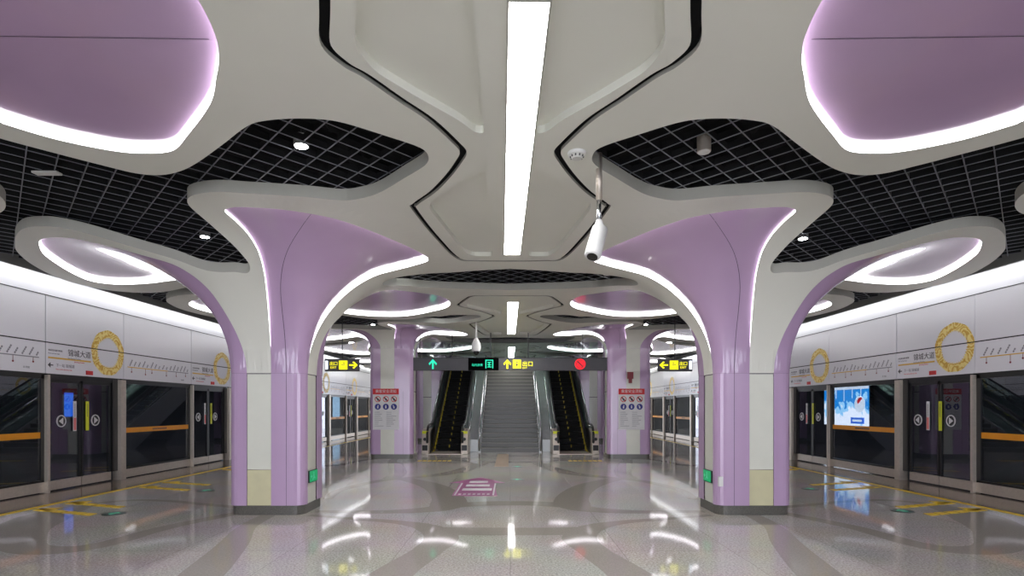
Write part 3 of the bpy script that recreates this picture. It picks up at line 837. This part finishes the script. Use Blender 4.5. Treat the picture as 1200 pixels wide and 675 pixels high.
for side in (-1, 1):
    for k in range(-1, 6):
        y = 10.08 + 4.6 * k; door_unit(side, y, k)
        fixed_unit(side, y - 2.57, k)
    s = side
    x0, x1 = sorted((s * (WX + .012), s * (WX + .12)))
    o = struct(MB().box(x0, x1, -6, 42, 2.18, 3.88).build('wall_left' if s < 0 else 'wall_right', 'beam'))
    x0, x1 = sorted((s * (WX - .064), s * WX)); struct(MB().box(x0, x1, -6, 42, 2.742, 2.758).build('trim_seam', 'black'))
    x0, x1 = sorted((s * (WX - .066), s * WX)); struct(MB().box(x0, x1, -6, 42, 3.6, 3.612).build('trim_joint', 'ink'))
    mb = MB()
    mb.prism([(s * (WX - .06), 3.615), (s * (WX + .1), 3.615), (s * (WX + .1), 4.1), (s * (WX - .0), 4.1)], -6, 42, 'y')
    struct(mb.build('wall_cove', 'panel'))
    x0, x1 = sorted((s * (WX - .36), s * (WX + .1))); x2, x3 = sorted((s * (WX - .36), s * (WX - .33)))
    struct(MB().box(x0, x1, -6, 42, 4.06, 4.1).box(x2, x3, -6, 42, 3.9, 4.06).build('wall_beam', 'beam'))
    x0, x1 = sorted((s * (WX - .3), s * (WX - .2)))
    L = MB().box(x0, x1, -5, 41.5, 4.02, 4.04).build('cove_light', 'washer')
    tag(L, 'long white cove light strip along the top of the %s wall' % ('left' if s < 0 else 'right'), 'light', 'cove lights above the platform walls')
struct(MB().box(-8.6, -3.2, 41.6, 41.8, 0, 5).build('wall_end', 'beam')); struct(MB().box(3.2, 8.6, 41.6, 41.8, 0, 5).build('wall_end', 'beam'))
struct(MB().box(-3.2, 3.2, 27.5, 27.7, 0, 4.0).build('wall_back', 'beam'))

# advertising light boxes on the tunnel wall
def ad_mat(name, seed, a, b_, c_):
    m = bpy.data.materials.new(name); m.use_nodes = True; nt = m.node_tree; p = nt.nodes['Principled BSDF']
    tc = nt.nodes.new('ShaderNodeTexCoord'); n = nt.nodes.new('ShaderNodeTexNoise'); n.inputs['Scale'].default_value = 2.2; n.inputs['Detail'].default_value = 3
    mp = nt.nodes.new('ShaderNodeMapping'); mp.inputs['Location'].default_value = (seed, seed, 0)
    sp = nt.nodes.new('ShaderNodeSeparateXYZ'); ma = nt.nodes.new('ShaderNodeMath'); ma.operation = 'MULTIPLY_ADD'; ma.inputs[1].default_value = .35; 
    r = nt.nodes.new('ShaderNodeValToRGB'); r.color_ramp.interpolation = 'CONSTANT'
    e = r.color_ramp.elements; e[0].color = a; e[1].color = b_; e[1].position = .72; x = e.new(.83); x.color = c_; 
    nt.links.new(tc.outputs['Object'], mp.inputs['Vector']); nt.links.new(mp.outputs[0], n.inputs['Vector'])
    nt.links.new(tc.outputs['Object'], sp.inputs[0]); nt.links.new(sp.outputs['Z'], ma.inputs[0]); nt.links.new(n.outputs['Fac'], ma.inputs[2])
    nt.links.new(ma.outputs[0], r.inputs['Fac']); nt.links.new(r.outputs['Color'], p.inputs['Emission Color'])
    p.inputs['Base Color'].default_value = (.02, .02, .02, 1); p.inputs['Emission Strength'].default_value = 1.3
    return m
AD = ad_mat('advert_snow', 3, rgb(235, 240, 250), rgb(150, 205, 240), rgb(25, 130, 205))
AD2 = mat('advert_blue', rgb(30, 110, 240), .4, emit=rgb(40, 120, 250), strength=0.6, var=0)
AD3 = mat('advert_pale', rgb(190, 225, 250), .4, emit=rgb(185, 225, 250), strength=0.7, var=0)
def lightbox(side, y, W, z0, H, m, lab):
    X_ = 12.55
    t = thing('advert_lightbox', lab, 'advertisement', (side * X_, y if side < 0 else y + W, z0), -side * PI / 2)
    MB().box(-.05, W + .05, 0, .12, -.05, H + .05).build('box', 'frame', t)
    o = MB().box(0, W, -.01, 0, 0, H).build('lit_face', m, t)
    return t, o
t, o = lightbox(1, 19.4, 2.75, .9, 1.45, AD, 'bright blue and white advert light box seen through the right glass')
MB().prism([(2.12, .9), (2.2, 1.0), (2.34, 1.04), (2.4, .98), (2.3, .9), (2.22, .82), (2.14, .8)], -.03, -.0205, 'y').build('red_figure', 'e_red', o)
MB().disc(2.25, .78, .3, -.02, -.011).build('pale_figure', 'e_white', o)
MB().box(1.75, 2.5, -.03, -.012, .08, .3).build('caption_panel', AD2, o)
MB().box(1.85, 2.4, -.034, -.0305, .15, .23).build('caption', 'e_white', o)
g = MB()
for i in range(5): g.box(.3 + i * .5, .33 + i * .5, -.02, -.011, .9 + .1 * (i % 2), 1.4)
g.build('pale_stripes', 'e_white', o)
MB().box(0, 2.75, -.022, -.011, 1.33, 1.45).build('white_header', 'e_white', o)
lightbox(-1, 15.6, .32, 1.3, .68, AD2, 'narrow glowing blue box behind the nearer left door, standing in for a reflection')  # glowing box added where the door glass shows a blue reflection
lightbox(-1, 24.2, .9, .95, 1.5, AD3, 'pale blue light box seen through the left glass beside the big column')
lightbox(-1, 35.0, 2.2, .8, 1.7, AD3, 'pale light box seen far down the left side, nearer of two')
lightbox(-1, 39.2, 1.6, .8, 1.7, AD3, 'pale light box seen far down the left side, farther of two')
lightbox(1, 34.2, 1.6, .8, 1.7, AD, 'blue and white light box seen far down the right side, farther of two')
lightbox(1, 30.0, 1.6, .8, 1.7, AD, 'blue and white light box seen far down the right side, nearer of two')

# ------------------------------------------------------------------ ceiling lights
def strip_light(x, y0, y1, rot, lab, idx):
    t = thing('strip_light', lab, 'light', (x, y0, HC), rot, group='long white ceiling light strips')
    L = y1 - y0; w_ = .115
    MB().box(-w_ - .012, -w_, 0, L, -.012, .05).box(w_, w_ + .012, 0, L, -.012, .05).box(-w_ - .012, w_ + .012, -.02, 0, -.012, .05).box(-w_ - .012, w_ + .012, L, L + .02, -.012, .05).build('housing', 'shaded_edge', t)
    n = 4
    for i in range(n): MB().box(-w_, w_, L * i / n + .006, L * (i + 1) / n - .006, -.008, -.002).build('diffuser', 'strip', t)
strip_light(.108, 3.13, 8.3, math.radians(.9), 'long white ceiling light strip overhead, nearest of the centre line', 0)
for i, k in enumerate((1, 2)):
    strip_light(.06, 3.13 + P * k, 8.3 + P * k if k == 1 else 25.2, math.radians(.3), ['shorter looking white light strip in the middle distance above the hall', 'farthest small white light strip above the stairs'][i], k)
strip_light(.108, 3.13 - P, 8.3 - P, 0, 'unseen white ceiling light strip behind the camera position, kept for its light', 3)  # unseen strip, kept for the light it gives the near hall
for s, nm in ((-1, 'left'), (1, 'right')):
    strip_light(s * 5.6, 31.5, 41, 0, 'added white light strip brightening the hall from far down the %s aisle' % nm, 5)  # strips added to brighten the middle and far hall
t = thing('added_fill_light', 'added square fill light, out of sight over the upper hall above the stairs', 'light', (0, 31, 8.2))  # unseen lamp added to throw more light into the hall
MB().box(-1.6, 1.6, -1.6, 1.6, .03, .1).build('housing', 'beam', t); MB().box(-1.5, 1.5, -1.5, 1.5, 0, .03).build('diffuser', 'washer', t)
def spot(x, y, lab, on=True, drop=0.0):
    t = thing('spotlight', lab, 'light', (x, y, GZ - (.012 if on else .09)), group='small round spotlights in the dark grid')
    seg = 20
    def cyl(r, z0, z1): return MB().prism([(r * math.cos(2 * PI * i / seg), r * math.sin(2 * PI * i / seg)) for i in range(seg)], z0, z1)
    cyl(.062 if not on else .07, .0, .18 if not on else .1).build('can', 'steel' if not on else 'beam', t)
    cyl(.056, -.006, .0).build('lens', 'spot' if on else 'offlens', t)
    cyl(.006, .18 if not on else .1, .5).build('stem', 'frame', t)
def cpt(px, py, H): y = 650 * (H - 1.55) / (478 - py); return (px - 598) * y / 650, y
for px, py, lab, on in ((353, 181, 'brightly lit spotlight in the dark grid opening at upper left', True), (825, 178, 'unlit white spotlight in the dark grid opening at upper right', False),
                        (240, 284, 'lit spotlight above and left of the big left column', True), (941, 286, 'lit spotlight above and right of the big right column', True),
                        (437, 383.5, 'lit spotlight in the grid beside the second left column', True), (757, 383.5, 'lit spotlight in the grid beside the second right column', True),
                        (495, 322, 'lit spotlight in the left end of the dark lens opening', True), (711, 322, 'dim spotlight in the right end of the dark lens opening', False),
                        (514, 372, 'lit spotlight in the far left sliver of dark grid', True)):
    x, y = cpt(px, py, GZ - .09); spot(x, y, lab, on)
x, y = cpt(55, 204, GZ - .03)
t = thing('flat_lamp', 'small flat white lamp plate among the dark grid at far upper left', 'light', (x, y, GZ - .03)); MB().box(-.13, .13, -.04, .04, 0, .02).build('plate', 'offlens', t); MB().box(-.1, .1, -.03, .03, .02, .06).build('backplate', 'frame', t)
t = thing('pipe_valve', 'yellow pipe fitting above the dark grid at upper right', 'pipe fitting', (1.85, 4.75, GZ + .1))
MB().tube([(-.12, 0, 0), (-.03, .02, .03), (.03, 0, -.01), (.14, .03, .03)], .018, 8).build('pipe', 'tactile', t, smooth=True)
MB().box(-.14, -.09, -.03, .03, -.03, .04).build('valve', 'tactile', t)

# smoke detector
x, y = cpt(676, 179, HC)
t = thing('smoke_detector', 'round white smoke detector on the ceiling right of the light strip', 'detector', (x, y, HC))
seg = 24
def cyl(cx_, cy_, r0, r1, z0, z1, seg=24):
    mb = MB(); mb.v = [(cx_ + r0 * math.cos(2 * PI * i / seg), cy_ + r0 * math.sin(2 * PI * i / seg), z0) for i in range(seg)] + [(cx_ + r1 * math.cos(2 * PI * i / seg), cy_ + r1 * math.sin(2 * PI * i / seg), z1) for i in range(seg)]
    mb.f = [tuple(range(seg))[::-1], tuple(range(seg, 2 * seg))] + [(i, (i + 1) % seg, seg + (i + 1) % seg, seg + i) for i in range(seg)]
    return mb
cyl(0, 0, .08, .085, -.025, 0).build('base', 'camwhite', t); cyl(0, 0, .045, .065, -.055, -.025).build('sensor', 'offlens', t)
mb = MB()
for i in range(10):
    a = 2 * PI * i / 10; mb.box(.058 * math.cos(a) - .006, .058 * math.cos(a) + .006, .058 * math.sin(a) - .006, .058 * math.sin(a) + .006, -.045, -.03)
mb.build('vents', 'ink', t)

# security cameras
def cctv(x, y, ztop, zc, dirv, lab, scale=1):
    t = thing('security_camera', lab, 'camera', (x, y, zc))
    MB().tube([(0, 0, .02), (0, 0, ztop - zc - .45)], .022, 12).build('pole', 'chrome', t, smooth=True)
    MB().tube([(0, 0, ztop - zc - .45), (0, 0, ztop - zc)], .03, 12).build('pole_sleeve', 'steel', t, smooth=True)
    cyl(0, 0, .055, .03, -.02, .06).build('swivel', 'camwhite', t)
    d = Vector(dirv).normalized(); p = Vector((0, 0, -.06))
    MB().tube([tuple(p - d * .05), tuple(p - d * .04), tuple(p + d * .28), tuple(p + d * .29)], [.065, .078, .078, .072], 20).build('housing', 'camwhite', t, smooth=True)
    MB().tube([tuple(p + d * .29), tuple(p + d * .298)], [.052, .052], 20).build('lens', 'signblack', t)
    u = Vector((0, 0, .075))
    MB().tube([(0, 0, -.0), tuple(p + u * .6 + d * .05)], .03, 12).build('bracket', 'camwhite', t, smooth=True)
x, y = cpt(702, 180, 4.0)
cctv(x, y, 4.0, 3.3, (-.22, -.28, -.72), 'white bullet security camera on a steel pole, hanging upper right of centre')
x, y = cpt(558, 377, HC)
t = thing('dome_camera', 'white dome security camera hanging from a thin rod before the left escalator', 'camera', (x, y, 3.42))
MB().tube([(0, 0, -.02), (0, 0, HC - 3.42)], [.035, .012], 10).build('rod', 'camwhite', t, smooth=True)
N_ = 24; prof = [(.03, 0), (.07, -.06), (.115, -.16), (.13, -.26), (.12, -.33), (.1, -.36)]
mb = MB()
for r, z in prof: mb.v += [(r * math.cos(2 * PI * i / N_), r * math.sin(2 * PI * i / N_), z) for i in range(N_)]
for j in range(len(prof) - 1):
    for i in range(N_): mb.f.append((j * N_ + i, j * N_ + (i + 1) % N_, (j + 1) * N_ + (i + 1) % N_, (j + 1) * N_ + i))
mb.build('hood', 'camwhite', t, smooth=True)
prof = [(.075, -.36), (.075, -.4), (.055, -.44), (.02, -.46)]; mb = MB()
for r, z in prof: mb.v += [(r * math.cos(2 * PI * i / N_), r * math.sin(2 * PI * i / N_), z) for i in range(N_)]
for j in range(len(prof) - 1):
    for i in range(N_): mb.f.append((j * N_ + i, j * N_ + (i + 1) % N_, (j + 1) * N_ + (i + 1) % N_, (j + 1) * N_ + i))
mb.build('dome', 'signblack', t, smooth=True)
# white round fittings at the picture's edges
for s, nm in ((-1, 'left'), (1, 'right')):
    pass

# ------------------------------------------------------------------ hanging signs
def arrow_up(cx_, cz, h, y0, y1):
    w_ = h * .42; b = h * .09
    return MB().prism([(cx_ - b, cz - h / 2), (cx_ + b, cz - h / 2), (cx_ + b, cz + h * .2), (cx_ + w_ * .8, cz - h * .12), (cx_ + w_, cz + .06 * h), (cx_, cz + h / 2), (cx_ - w_, cz + .06 * h), (cx_ - w_ * .8, cz - h * .12), (cx_ - b, cz + h * .2)], y0, y1, 'y')
def arrow_side(cx_, cz, h, s, y0, y1):
    a = arrow_up(0, 0, h, y0, y1); b = MB(); b.f = a.f
    b.v = [(cx_ + s * z, y, cz + x) for x, y, z in a.v]; return b
YS = 17.0; K = YS / 650
def sx_(px): return (px - 598) * K
def sz_(py): return 1.55 + (478 - py) * K
t = thing('hanging_sign', 'long dark overhead direction board before the stairs and escalators', 'sign', (0, YS, 0))
zt, zb = sz_(419.3), sz_(434.3); zm = (zt + zb) / 2
MB().box(sx_(472), sx_(715), -.04, .06, zb, zt).build('board', 'sign', t, bevel=.006)
MB().box(sx_(472), sx_(715), -.048, -.041, zt - .02, zt).build('top_rail', 'frame', t)
MB().box(sx_(549), sx_(584.5), -.07, -.041, zb - .0, zt).build('display', 'display', t)
for px in (492, 530, 575, 619, 683):
    MB().tube([(sx_(px), .01, zt), (sx_(px), .01, HC if px not in (0,) else HC)], .014, 8).build('rod', 'frame', t)
arrow_up(sx_(507.5), zm, .3, -.055, -.041).build('up_arrow', 'e_green', t)
arrow_up(sx_(594.5), zm, .28, -.055, -.041).build('up_arrow', 'e_yellow', t)
o = MB().box(sx_(601), sx_(610.5), -.052, -.041, zm - .13, zm + .13).build('stairs_symbol', 'e_yellow', t)
mb = MB(); cxx = sx_(605.7)
mb.box(cxx - .07, cxx + .07, -.056, -.0525, zm + .05, zm + .075); mb.box(cxx - .012, cxx + .012, -.056, -.0525, zm - .09, zm + .05); mb.disc(cxx, zm - .02, .035, -.056, -.0525, n=12); mb.build('symbol_figure', 'sign', o)
text('出口', .17, 'e_yellow', t, (sx_(611.8), -.045, zm - .055), ext=.003)
text('EXIT', .07, 'e_yellow', t, (sx_(612.2), -.045, zm - .14), ext=.003)
cx_ = sx_(679.6)
o = MB().disc(cx_, zm, .165, -.055, -.041).build('no_entry_symbol', 'e_red', t)
mb = MB().disc(cx_, zm, .125, -.058, -.0555, hole=.108); mb.prism([(cx_ - .1, zm + .07), (cx_ - .07, zm + .1), (cx_ + .1, zm - .07), (cx_ + .07, zm - .1)], -.0585, -.0556, 'y'); mb.build('symbol_lines', 'firered', o)
text('站内换乘', .085, 'e_green', t, (sx_(553), -.073, zm - .06), ext=.001)
mb = MB(); a0, a1 = sx_(569), sx_(578)
for q in ((a0, a0 + .025, -.13, .13), (a1 - .025, a1, -.13, .13), (a0, a1, .105, .13), (a0 + .06, a1 - .06, .04, .06), (a0 + .06, a1 - .06, -.03, -.01), (a0 + .05, a1 - .05, -.1, -.08), (a0 + .1, a0 + .125, -.1, .06)):
    mb.box(q[0], q[1], -.078, -.0705, zm + q[2], zm + q[3])
mb.build('display_symbol', 'e_green', t)

def small_sign(px0, px1, flip, lab):
    Y = 14.6; k = Y / 650; f = lambda p: (p - 598) * k; g = lambda p: 1.55 + (478 - p) * k
    t = thing('hanging_sign', lab, 'sign', (f(px0), Y, 0)); W = f(px1) - f(px0); zt, zb = g(420.7), g(435.2); zm = (zt + zb) / 2
    MB().box(0, W, -.04, .06, zb, zt).build('board', 'sign', t, bevel=.006)
    MB().tube([(W * .5, .01, zt), (W * .5, .01, 4.03)], .013, 8).build('rod', 'frame', t)
    X = lambda a: (W - a) if flip else a
    s = -1 if flip else 1
    arrow_side(X(W - .14), zm, .22, s, -.055, -.041).build('arrow', 'e_yellow', t)
    a, b_ = sorted((X(W - .3), X(W - .52)))
    o = MB().box(a, b_, -.052, -.041, zm - .115, zm + .115).build('exit_symbol', 'e_yellow', t)
    m_ = (a + b_) / 2; MB().box(m_ - .06, m_ + .06, -.055, -.0525, zm - .01, zm + .01).disc(m_ + s * .02, zm + .045, .02, -.055, -.0525, n=10).build('symbol_figure', 'sign', o)
    a, b_ = sorted((X(W - .57), X(W - .75)))
    text('出口', .11, 'e_yellow', t, (a - .02, -.043, zm - .0), ext=.003); text('EXIT', .08, 'e_yellow', t, (a, -.043, zm - .09), ext=.003)
    a, b_ = sorted((X(.02), X(.085))); MB().box(a, b_, -.052, -.041, zm - .11, zm + .11).build('white_panel', 'e_white', t)
small_sign(381, 421, False, 'small hanging yellow exit sign pointing right, left of the hall')
small_sign(771, 811, True, 'small hanging yellow exit sign pointing left, right of the hall')

# ------------------------------------------------------------------ notices on the columns
def notice(c, side, lab):
    t = thing('notice_board', lab, 'notice', (side * -c['cx'] , c['cy'] - c['ay'], 0))
    Yf = c['cy'] - c['ay']; k = Yf / 650
    W, H, z0 = 30.5 * k, 48 * k, 1.55 + (478 - 503.5) * k; x = -W / 2
    dx = (452.3 - 598) * k - c['cx'] if side < 0 else (740 - 598) * k + c['cx']
    t.location.x += dx
    MB().box(x, x + W, -.012, -.001, z0, z0 + H).build('panel', 'decal', t)
    MB().box(x, x + W, -.016, -.0125, z0 + H * .86, z0 + H).build('red_header', 'red', t)
    text('乘客安全须知', W * .135, 'decal', t, (0, -.0165, z0 + H * .905), align='CENTER')
    for i in range(3):
        cx_ = x + W * (.19 + .31 * i)
        o = MB().disc(cx_, z0 + H * .745, W * .115, -.016, -.0125, hole=W * .09).build('prohibition_symbol', 'red', t)
        MB().prism([(cx_ - .08, z0 + H * .745 + .05), (cx_ - .05, z0 + H * .745 + .08), (cx_ + .08, z0 + H * .745 - .05), (cx_ + .05, z0 + H * .745 - .08)], -.016, -.0125, 'y').build('slash', 'firered', o)
        MB().disc(cx_, z0 + H * .745, .028, -.0175, -.0165, n=10).box(cx_ - .015, cx_ + .015, -.0175, -.0165, z0 + H * .745 - .05, z0 + H * .745).build('figure', 'ink', o)
        o = MB().disc(cx_, z0 + H * .56, W * .115, -.016, -.0125).build('mandatory_symbol', 'blue', t)
        mb = MB().disc(cx_ + (.01, 0, -.02)[i], z0 + H * .56 + .03, .018, -.019, -.0165, n=10); mb.box(cx_ - .02, cx_ + .02, -.019, -.0165, z0 + H * .56 - .05, z0 + H * .56 + .01)
        mb.build('figure', 'decal', o)
    mb = MB(); rr = random.Random(3)
    for cc in (0, 1):
        for i in range(8):
            z = z0 + H * (.42 - i * .048); mb.box(x + W * (.07 + .45 * cc), x + W * (.07 + .45 * cc) + W * rr.uniform(.14, .38), -.014, -.0125, z, z + .014)
    mb.build('printed_lines', 'greyink', t)
notice(LC[2], -1, 'white safety notice with red header on the left second column')
notice(LC[2], 1, 'white safety notice with red header on the right second column')
t = thing('fire_alarm', 'small dark red fire alarm above the notice on the right second column', 'alarm', (-LC[2]['cx'] + .02, LC[2]['cy'] - LC[2]['ay'], 0))
k = (LC[2]['cy'] - .5) / 650
MB().box(-.09, .09, -.05, .0, 1.55 + 34 * k, 1.55 + 42 * k).build('beacon', 'firered', t); MB().box(-.05, .05, -.045, 0, 1.55 + 29 * k, 1.55 + 34 * k).build('call_point', 'firered', t)
for s, nm in ((-1, 'left'), (1, 'right')):
    c = LC[1]
    t = thing('exit_sign', 'green running-man exit sign low on the inner side of the big %s column' % nm, 'sign', (s * (-c['cx'] - c['ax']), c['cy'] + (-.29 + .08) / 2, 0), -s * PI / 2)
    # the inner faces look toward the hall centre
    MB().box(-.17, .17, -.02, .0, .44, .62).build('case', 'frame', t)
    MB().box(-.155, .155, -.024, -.0205, .45, .61).build('lit_face', 'exitgreen', t)
    mb = MB().disc(.0, .575, .018, -.027, -.0245, n=10); mb.prism([(-.03, .555), (.02, .56), (.03, .52), (.06, .5), (.04, .48), (.0, .5), (-.04, .465), (-.06, .475), (-.02, .52)], -.027, -.0245, 'y')
    mb.prism([(-.13, .53), (-.09, .56), (-.09, .54), (-.06, .54), (-.06, .52), (-.09, .52), (-.09, .5)], -.027, -.0245, 'y')
    mb.build('running_figure', 'discmint', t)
t = thing('socket_box', 'small white box beside the exit sign on the right column', 'box', (-LC[1]['cx'] - LC[1]['ax'] + .1, LC[1]['cy'] - LC[1]['ay'] + .02, 0))
MB().box(-.08, -.02, -.05, .0, .42, .56).build('box', 'camwhite', t)

# ------------------------------------------------------------------ stairs and escalators
SY, SR, ST = 19.4, .16, .277
t = thing('staircase', 'wide grey granite staircase rising between the two escalators', 'stairs', (0, SY, 0))
for i in range(28):
    y0 = i * ST
    o = MB().box(-1.03, 1.01, y0, y0 + ST + .03, max(0, i * SR - .12), (i + 1) * SR).build('step', 'stair', t)
    MB().box(-1.03, 1.01, y0 - .012, y0 + .03, (i + 1) * SR - .03, (i + 1) * SR + .002).build('nosing', 'nosing', o)
for s in (-1, 1):
    x = -1.07 if s < 0 else 1.05
    sl = SR / ST; L = 27 * ST
    mb = MB().prism([(-.1, 0), (-.1, .1), (0, .2), (L, L * sl + .2), (L, L * sl - .3), (.6, 0)], x - .04, x + .04, 'x')
    mb.build('stringer', 'cladding', t)
    MB().prism([(0, .22), (0, .85), (L, L * sl + .85), (L, L * sl + .22)], x - .006, x + .006, 'x').build('glass_side', 'glass', t)
    MB().tube([(x, -.12, .05), (x, -.12, .8), (x, -.02, .93), (x, L, L * sl + .93)], .028, 10).build('handrail', 'chrome', t, smooth=True)
    MB().tube([(x + s * -.06, 0, .65), (x + s * -.06, L, L * sl + .65)], .02, 10).build('lower_handrail', 'chrome', t, smooth=True)

def escalator(s, lab):
    t = thing('escalator', lab, 'escalator', (s * 2.2, 19.0, 0))
    tn = math.tan(math.radians(30)); N = 25; run = .35; ris = run * tn; y0 = 1.0; W = .5
    MB().box(-.62, .62, -.55, .75, 0.0, .015).build('comb_plate', 'steel', t)
    for i in range(N):
        ya = y0 - .3 + i * run; z = max(.02, i * ris + .02)
        o = MB().box(-W, W, ya, ya + run + .02, z - .18 if i else 0, z).build('step', 'step', t)
        mb = MB().box(-W, -W + .03, ya - .004, ya + run * .5, z, z + .003); mb.box(-.015, .015, ya - .004, ya + run * .3, z, z + .003); mb.box(-.015, .015, ya - .005, ya - .002, z - .1, z)
        mb.box(W - .03, W, ya - .004, ya + run * .5, z, z + .003)
        mb.build('yellow_line', 'tactile', o)
    Lr = N * run; H = Lr * tn
    for q in (-1, 1):
        MB().prism([(.35, .0), (.35, .03), (.85, .08), (.8 + Lr, .07 + H), (.8 + Lr, .03 + H), (.9, .04)], q * .505 - .014, q * .505 + .014, 'x').build('yellow_brush', 'tactile', t)
    for q in (-1, 1):
        x = q * .56
        # skirt and balustrade side
        MB().prism([(-.1, 0), (-.1, .1), (.5, .16), (.8, .24), (.8 + Lr, .24 + H), (.8 + Lr, H - .35), (1.3, 0)], x - .04, x + .04, 'x').build('skirt', 'skirt' if q == s else 'cladding', t)
        MB().prism([(-.05, .1), (-.12, .35), (-.05, .7), (.1, .86), (.75, .9), (.85 + Lr, .95 + H), (.85 + Lr, .2 + H), (.8, .22)], x - .008 + q * .03, x + .008 + q * .03, 'x').build('balustrade', 'glass', t)
        inner = MB().prism([(-.02, .1), (-.02, .7), (.5, .84), (1.3, .86), (.8, .22)], x - q * .02 - .006, x - q * .02 + .006, 'x'); inner.build('guard', 'skirt' if q == s else 'cladding', t)
        pts = [(x + q * .03, .9, .02 + .05), (x + q * .03, .1, .1), (x + q * .03, -.25, .2), (x + q * .03, -.38, .42), (x + q * .03, -.36, .7), (x + q * .03, -.2, .9), (x + q * .03, .1, .97), (x + q * .03, .75, .98), (x + q * .03, 1.1, 1.12), (x + q * .03, .85 + Lr, 1.0 + H)]
        MB().tube([(a, b_, c_) for a, b_, c_ in pts[1:]], .042, 10).build('handrail', 'rubber', t, smooth=True)
        MB().tube([(x + q * .03, .1, .91), (x + q * .03, .75, .915), (x + q * .03, .85 + Lr, .94 + H)], .024, 8).build('rail_track', 'chrome', t, smooth=True)
        xx = x + q * .1
        nb = MB().prism([(-.42, 0), (-.4, .3), (-.3, .75), (-.15, .84), (.55, .84), (.75, .3), (.75, 0)], xx - .12, xx + .12, 'x').build('newel', 'steel', t, bevel=.02)
        MB().disc(xx, .5, .055, -.44, -.4).build('button_panel', 'frame', nb)
        MB().box(xx - .1, xx + .1, -.36, -.28, .68, .77).build('notice', 'yelstrip', nb)
        MB().box(xx - .09, xx + .09, -.435, -.395, .12, .3).build('inlet_guard', 'rubber', nb)
        if q != s:
            a_, b_ = sorted((x + q * .05, x + q * .5))
            MB().prism([(.7, 0), (.7, .42), (.95, .55), (.8 + Lr, .5 + H), (.8 + Lr, H - .3), (1.6, 0)], a_, b_, 'x').build('side_deck', 'cladding', t)
        # outer cladding
        MB().prism([(.75, 0), (.75, .5), (.8 + Lr, .3 + H), (.8 + Lr, H - .5), (1.8, 0)], x + q * .12 - .02, x + q * .12 + .02, 'x').build('outer_cladding', 'cladding', t)
        # outer rail on stand-offs
        MB().tube([(x + q * .17, .8, .62), (x + q * .17, .8 + Lr, .62 + H)], .03, 10).build('side_rail', 'chrome', t, smooth=True)
    return t
escalator(-1, 'escalator on the left of the stairs, under the green arrow')
escalator(1, 'escalator on the right of the stairs, under the red no-entry symbol')
# enclosure under the flights
for s in (-1, 1):
    mb = MB().prism([(22.5, 0), (27.6, 0), (27.6, 4.2)], s * 2.95 - .04, s * 2.95 + .04, 'x'); struct(mb.build('wall_understair', 'beam'))

# glass smoke curtain along the lens gap in front of the escalators, with its grey head rail
t = thing('smoke_curtain', 'greenish hanging glass smoke barrier across the hall before the stairs', 'glass barrier', (0, 19.0, 0))
MB().box(-3.0, 3.0, -.03, .03, 3.8, 3.9).build('head_rail', 'beam', t)
for i in range(5):
    x0 = -3.0 + i * 1.2; MB().box(x0 + .004, x0 + 1.196, -.006, .006, 3.25, 3.8).build('pane', 'glass', t)
MB().box(-3.0, 3.0, -.015, .015, 3.225, 3.25).build('bottom_rail', 'steel', t)
for s, nm in ((-1, 'left'), (1, 'right')):
    tt = thing('service_post', 'slim steel post between the second column and the %s escalator' % nm, 'post', (s * 3.4, 18.25, 0))
    MB().tube([(0, 0, 0), (0, 0, 3.3)], .035, 12).build('shaft', 'chrome', tt, smooth=True); MB().box(-.09, .09, -.06, .06, .0, .02).build('foot', 'steel', tt)
    MB().box(-.08, .1, -.07, .07, 3.0, 3.85).build('tan_head', 'tan', tt)
